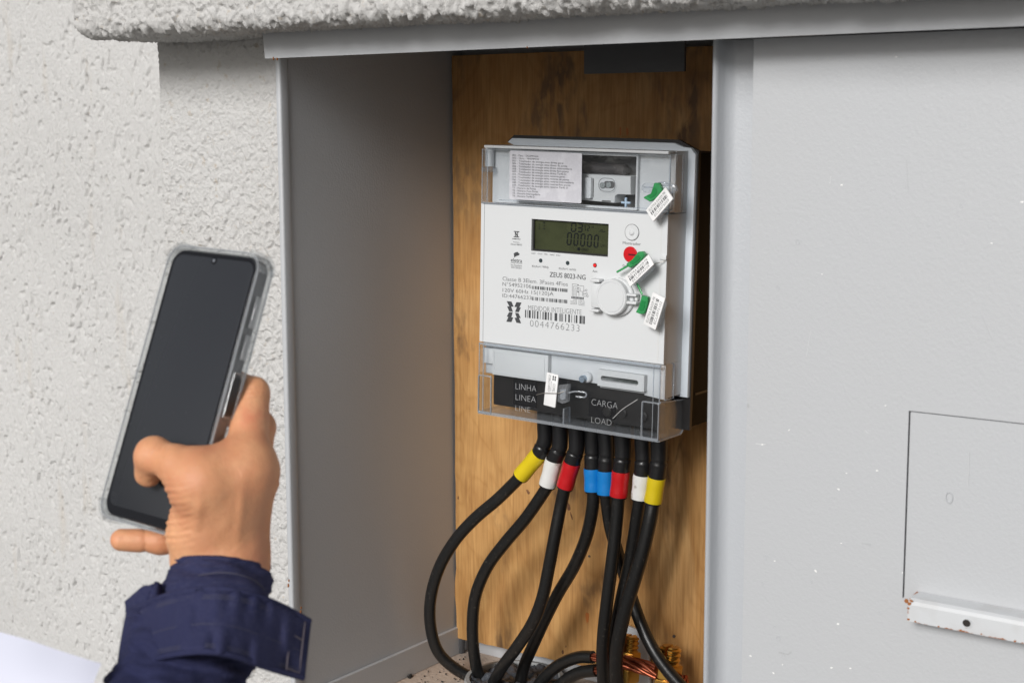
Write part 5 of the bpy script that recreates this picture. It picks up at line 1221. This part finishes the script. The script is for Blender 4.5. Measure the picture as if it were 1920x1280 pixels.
tend = np.exp(-((GPX - 452 - (GPY - 960) * -.10) / 9) ** 2) * np.exp(-((GPY - 955) / 55) ** 2); Dm -= (tend * .0009).astype(np.float32)
tend = np.exp(-((GPX - 372 + (GPY - 960) * .08) / 10) ** 2) * np.exp(-((GPY - 965) / 45) ** 2); Dm -= (tend * .0008).astype(np.float32)
Dm += ((vnoise(GX * 70 + 50, GY * 70 + 50, 301) - .5) * .0010 + (vnoise(GX * 190 + 50, GY * 150 + 50, 302) - .5) * .00045).astype(np.float32)
cre = np.exp(-((GPX - 272) / 3.0) ** 2) * (GPY > 985) * (GPX < 330); Dm += (cre * .0009).astype(np.float32)
def surface_nets(D, lo, h):
    n0, n1, n2 = D.shape; S = D < 0
    c = [D[i:n0 - 1 + i, j:n1 - 1 + j, k:n2 - 1 + k] for i in (0, 1) for j in (0, 1) for k in (0, 1)]
    s = [q < 0 for q in c]; cnt = sum(q.astype(np.int8) for q in s); act = (cnt > 0) & (cnt < 8)
    ids = np.argwhere(act); num = len(ids); vid = -np.ones(act.shape, np.int64); vid[act] = np.arange(num)
    cv = np.stack([q[act] for q in c], 1); offs = np.array([(i, j, k) for i in (0, 1) for j in (0, 1) for k in (0, 1)], float)
    acc = np.zeros((num, 3)); ct = np.zeros(num)
    for a in range(8):
        for b in range(a + 1, 8):
            if np.abs(offs[a] - offs[b]).sum() != 1: continue
            va, vb = cv[:, a], cv[:, b]; mk_ = (va < 0) != (vb < 0)
            t = np.where(mk_, va / np.where(mk_, va - vb, 1), 0)
            acc += np.where(mk_[:, None], offs[a] + t[:, None] * (offs[b] - offs[a]), 0); ct += mk_
    V = lo + (ids + acc / ct[:, None]) * h
    Fs = []
    for ax in range(3):
        sl0 = [slice(1, -1)] * 3; A = S; B = S
        i0 = [slice(None)] * 3; i1_ = [slice(None)] * 3; i0[ax] = slice(0, -1); i1_[ax] = slice(1, None)
        ch = S[tuple(i0)] != S[tuple(i1_)]; e = np.argwhere(ch); u, v = (ax + 1) % 3, (ax + 2) % 3
        ok = (e[:, u] > 0) & (e[:, v] > 0) & (e[:, u] < D.shape[u] - 1) & (e[:, v] < D.shape[v] - 1); e = e[ok]
        inside = S[tuple(e.T)]
        q = []
        for du, dv_ in ((0, 0), (-1, 0), (-1, -1), (0, -1)):
            f = e.copy(); f[:, u] += du; f[:, v] += dv_; q.append(vid[tuple(f.T)])
        q = np.stack(q, 1); q[~inside] = q[~inside][:, ::-1]; Fs.append(q)
    return V, np.concatenate(Fs)
HV, HF = surface_nets(Dm, lo, hstep)
HV = CAM + HV @ R
person = empty('person', tuple(c2w(F1)), 'right hand in a navy work sleeve holding the phone up to the meter', 'person')
HV = HV - np.array(person.location)
M_skin = mat('tan_skin', (0.70, 0.345, 0.175), 0.56, bump=[(900, .45, .0005), (260, .30, .0010)], vary=[(26, .42, .70, (.60, .215, .115)), (75, .45, .8, (.72, .39, .21)), (11, .42, .62, (.55, .235, .12)), (260, .5, .8, (.60, .28, .145))])
bsd = M_skin.node_tree.nodes['Principled BSDF']; bsd.inputs['Subsurface Weight'].default_value = .12; bsd.inputs['Subsurface Radius'].default_value = (.006, .002, .001); bsd.inputs['Subsurface Scale'].default_value = 1.0
me = bpy.data.meshes.new('hand'); me.from_pydata(HV.tolist(), [], HF.tolist()); me.update()
bm = bmesh.new(); bm.from_mesh(me); bmesh.ops.recalc_face_normals(bm, faces=bm.faces)
for _ in range(3): bmesh.ops.smooth_vert(bm, verts=bm.verts, factor=.5, use_axis_x=True, use_axis_y=True, use_axis_z=True)
bm.to_mesh(me); bm.free()
hand = fin('hand', me, M_skin, person, True)

# sleeve: control rows in photo pixels with depth, lofted, thickened and wrinkled
M_navy = mat('navy_twill', (0.030, 0.033, 0.082), 0.9, spec=.12, bump=[(900, .8, .0008, (1, 1, 2.5)), (45, .5, .004)], vary=[(22, .42, .72, (.046, .048, .105)), (260, .45, .8, (.055, .056, .11), (1, 1, 3)), (5, .4, .7, (.022, .025, .068))])
M_stitch = mat('grey_thread', (0.070, 0.068, 0.10), 0.8)
O = np.array(person.location)
def tube_loft(name, rows, seg, thick, material, parent, seed=0, amp=.0012):
    """rows: (left px, right px, y of left, y of right, z, bulge up px): elliptical rings round the arm"""
    pts = []
    for k, (xl, yl, xr, yr, z, arch, dep) in enumerate(rows):
        z += ZS
        c = (cd_(xl, yl, z) + cd_(xr, yr, z)) / 2; h = (cd_(xr, yr, z) - cd_(xl, yl, z)) / 2; rw = np.linalg.norm(h)
        up = np.array([0, arch / F * z, -dep])
        row = []
        for i in range(seg):
            a = 2 * math.pi * i / seg
            q = c + h * math.cos(a) + up * math.sin(a)
            row.append(q)
        pts.append(row)
    # smooth interpolation down the rows
    pts = np.array(pts); rows_ = spline([p.reshape(-1) for p in pts], 10); Pm = np.array(rows_).reshape(len(rows_), seg, 3)
    t = np.arange(len(rows_))[:, None] / 10.; an = np.arange(seg)[None] * 2 * math.pi / seg
    cen_ = Pm.mean(1, keepdims=True); dr = Pm - cen_; dr /= np.linalg.norm(dr, axis=-1, keepdims=True)
    wn = (vnoise(t * 3 + an * .9 + 20 + seed, an * 2.2 + t * 1.2 + 20, 100 + seed) - .5) * 2 * amp + (vnoise(t * 7 + 40, an * 5 + 9, 101 + seed) - .5) * amp
    Pm = Pm + dr * wn[..., None]
    Pm = CAM + Pm @ R - O
    o = sheet(name, Pm, material, True, parent)
    md = o.modifiers.new('solid', 'SOLIDIFY'); md.thickness = thick; md.offset = 1
    return o
cuff = tube_loft('cuff', [(334, 1050, 501, 1052, .864, 26, .033), (324, 1072, 505, 1070, .858, 30, .035), (308, 1108, 507, 1098, .848, 32, .036), (300, 1150, 502, 1132, .835, 32, .037), (296, 1190, 496, 1170, .82, 32, .037)], 72, .0018, M_navy, person, 1, .0022)
sleeve = tube_loft('sleeve', [(262, 1135, 478, 1120, .84, 22, .036), (246, 1165, 486, 1180, .825, 24, .038), (232, 1210, 478, 1225, .805, 24, .038), (210, 1262, 462, 1275, .785, 24, .034), (180, 1330, 440, 1345, .76, 24, .036), (120, 1480, 400, 1500, .70, 24, .04), (60, 1650, 380, 1680, .64, 24, .042)], 72, .0018, M_navy, person, 2, .0042)
def ribbon(name, top, bot, zs_t, zs_b, thick, parent, seed, amp=.0006, nv=10, mt=None):
    """cloth strip between a top and a bottom pixel curve"""
    tp = spline([cd_(x, y, z + ZS) for (x, y), z in zip(top, zs_t)], 10); bt = spline([cd_(x, y, z + ZS) for (x, y), z in zip(bot, zs_b)], 10)
    tp, bt = np.array(tp), np.array(bt); Pm = np.stack([tp * (1 - k / nv) + bt * (k / nv) for k in range(nv + 1)], 1)
    s_, r_ = Pm.shape[:2]; a = np.arange(s_)[:, None] / 10.; b_ = np.arange(r_)[None] / nv
    nn = (vnoise(a * 2.4 + 3, b_ * 2.2 + seed, 120 + seed) - .5) * 2 * amp
    Pm[..., 2] -= nn; Pm = CAM + Pm @ R - O
    o = sheet(name, Pm, mt or M_navy, False, parent); md = o.modifiers.new('solid', 'SOLIDIFY'); md.thickness = thick; md.offset = 0
    return o
k_ = lambda x, y: (200 + x / 4.8, 1020 + y / 4.8)
top = [k_(*p) for p in ((195, 590), (330, 545), (500, 468), (700, 418), (900, 398), (1100, 402), (1300, 440), (1480, 505), (1660, 590), (1830, 688))]
bot = [k_(*p) for p in ((100, 1170), (260, 1105), (450, 1030), (640, 990), (830, 968), (1020, 980), (1200, 1022), (1400, 1095), (1600, 1155), (1770, 1200))]
zt1_ = [.832, .810, .793, .780, .774, .773, .778, .787, .797, .806]; zb1_ = [.803, .783, .766, .754, .748, .748, .755, .766, .778, .788]
strap = ribbon('cuff_strap', top, bot, zt1_, zb1_, .0024, person, 1, .0028)
def stitch(name, f, off=0.0022, a=0.02, b=0.98, n=64):
    """dashed seam along the strap at height fraction f"""
    tp = np.array(spline([cd_(x, y, z + ZS) for (x, y), z in zip(top, zt1_)], 12)); bt = np.array(spline([cd_(x, y, z + ZS) for (x, y), z in zip(bot, zb1_)], 12))
    C = tp * (1 - f) + bt * f; C[:, 2] -= off; m_ = len(C); V = []; Fc = []
    for i in range(n):
        t0, t1 = (a + (b - a) * i / n) * (m_ - 1), (a + (b - a) * (i + .6) / n) * (m_ - 1)
        p = C[int(t0)] * (1 - t0 % 1) + C[min(int(t0) + 1, m_ - 1)] * (t0 % 1); q = C[int(t1)] * (1 - t1 % 1) + C[min(int(t1) + 1, m_ - 1)] * (t1 % 1)
        k = len(V); w_ = np.array([0, .00022, 0])
        for u_ in (p + w_, q + w_, q - w_, p - w_): V.append(CAM + u_ @ R - O)
        Fc.append((k, k + 1, k + 2, k + 3))
    me = bpy.data.meshes.new(name); me.from_pydata([tuple(v) for v in V], [], Fc); o = fin(name, me, M_stitch, strap); return o
for f in (.10, .14, .55, .86, .90): stitch('seam_stitching', f, n=90)
def hem(f, r_, off=.0006):
    tp = np.array(spline([cd_(x, y, z + ZS) for (x, y), z in zip(top, zt1_)], 12)); bt = np.array(spline([cd_(x, y, z + ZS) for (x, y), z in zip(bot, zb1_)], 12))
    C = tp * (1 - f) + bt * f; C[:, 2] -= off
    return tube('hem', [CAM + c @ R - O for c in C], r_, M_navy, strap, 8, 1)
hem(0.01, .0017); hem(.99, .0017)
# box stitching on the strap's loose end
def endstitch(u0, u1, f0, f1, n=10):
    tp = np.array(spline([cd_(x, y, z + ZS) for (x, y), z in zip(top, zt1_)], 12)); bt = np.array(spline([cd_(x, y, z + ZS) for (x, y), z in zip(bot, zb1_)], 12)); m_ = len(tp)
    P_ = []
    for i in range(n + 1):
        u = (u0 + (u1 - u0) * i / n) * (m_ - 1); f = f0 + (f1 - f0) * i / n; C = tp * (1 - f) + bt * f
        p = C[int(u)] * (1 - u % 1) + C[min(int(u) + 1, m_ - 1)] * (u % 1); p[2] -= .0018; P_.append(CAM + p @ R - O)
    return tube('box_stitching', P_, .00045, mat('tan_thread', (.13, .11, .13), .8) if 'tan_thread' not in bpy.data.materials else bpy.data.materials['tan_thread'], strap, 5, 1)
endstitch(.975, .975, .05, .95); endstitch(.90, .90, .35, .95); endstitch(.90, .975, .35, .37); endstitch(.90, .975, .9, .92)
# folded flap at the left of the cuff
ft = [k_(*p) for p in ((185, 510), (250, 460), (340, 385), (400, 372), (445, 345), (480, 365))]; fb = [k_(*p) for p in ((200, 640), (270, 590), (340, 550), (400, 520), (450, 490), (482, 470))]
ribbon('cuff_flap', ft, fb, [.835, .828, .82, .818, .819, .822], [.83, .82, .812, .81, .812, .818], .003, person, 5, .0012)
ribbon('sleeve_placket', [k_(*p) for p in ((188, 520), (205, 640), (215, 760), (180, 900), (120, 1060), (40, 1240))], [k_(*p) for p in ((330, 560), (320, 680), (310, 800), (300, 930), (290, 1060), (300, 1250))],
       [.835, .832, .828, .82, .81, .79], [.812, .808, .803, .796, .788, .773], .0025, person, 8, .0008)
# stitch lines on the cuff
V = []
for dy, zz in ((0, .8365), (7, .8335)):
    P_ = [CAM + cd_(x, y + dy, z + ZS) @ R - O for x, y, z in ((338, 1087, .830), (360, 1075, .820), (390, 1068, .8135), (420, 1066, .8125), (450, 1070, .814), (478, 1081, .822), (497, 1098, .832))]
    if dy: tube('seam_stitching', P_, .0003, M_stitch, cuff, 5, 4)

# ------------------------------------------------------------------ paper at lower left
M_paper = mat('white_paper', (0.62, 0.635, 0.74), 0.55)
A_ = [(-60, 1168), (0, 1184), (50, 1198), (110, 1218), (160, 1234), (190, 1243)]; B_ = [(-60, 1420), (-10, 1410), (40, 1400), (90, 1390), (130, 1384), (160, 1380)]
tp = np.array(spline([cd_(x, y, z) for (x, y), z in zip(A_, (.80, .79, .782, .775, .768, .765))], 8)); bt = np.array(spline([cd_(x, y, z) for (x, y), z in zip(B_, (.79, .78, .772, .765, .758, .755))], 8))
Pm = np.stack([tp * (1 - k / 16) + bt * (k / 16) - np.array([0, 0, .012 * math.sin(math.pi * k / 16)]) for k in range(17)], 1)
pp = sheet('paper_sheet', CAM + Pm @ R, M_paper); 
tag(pp, 'blank white paper sheet poking in at the lower left corner', 'paper')
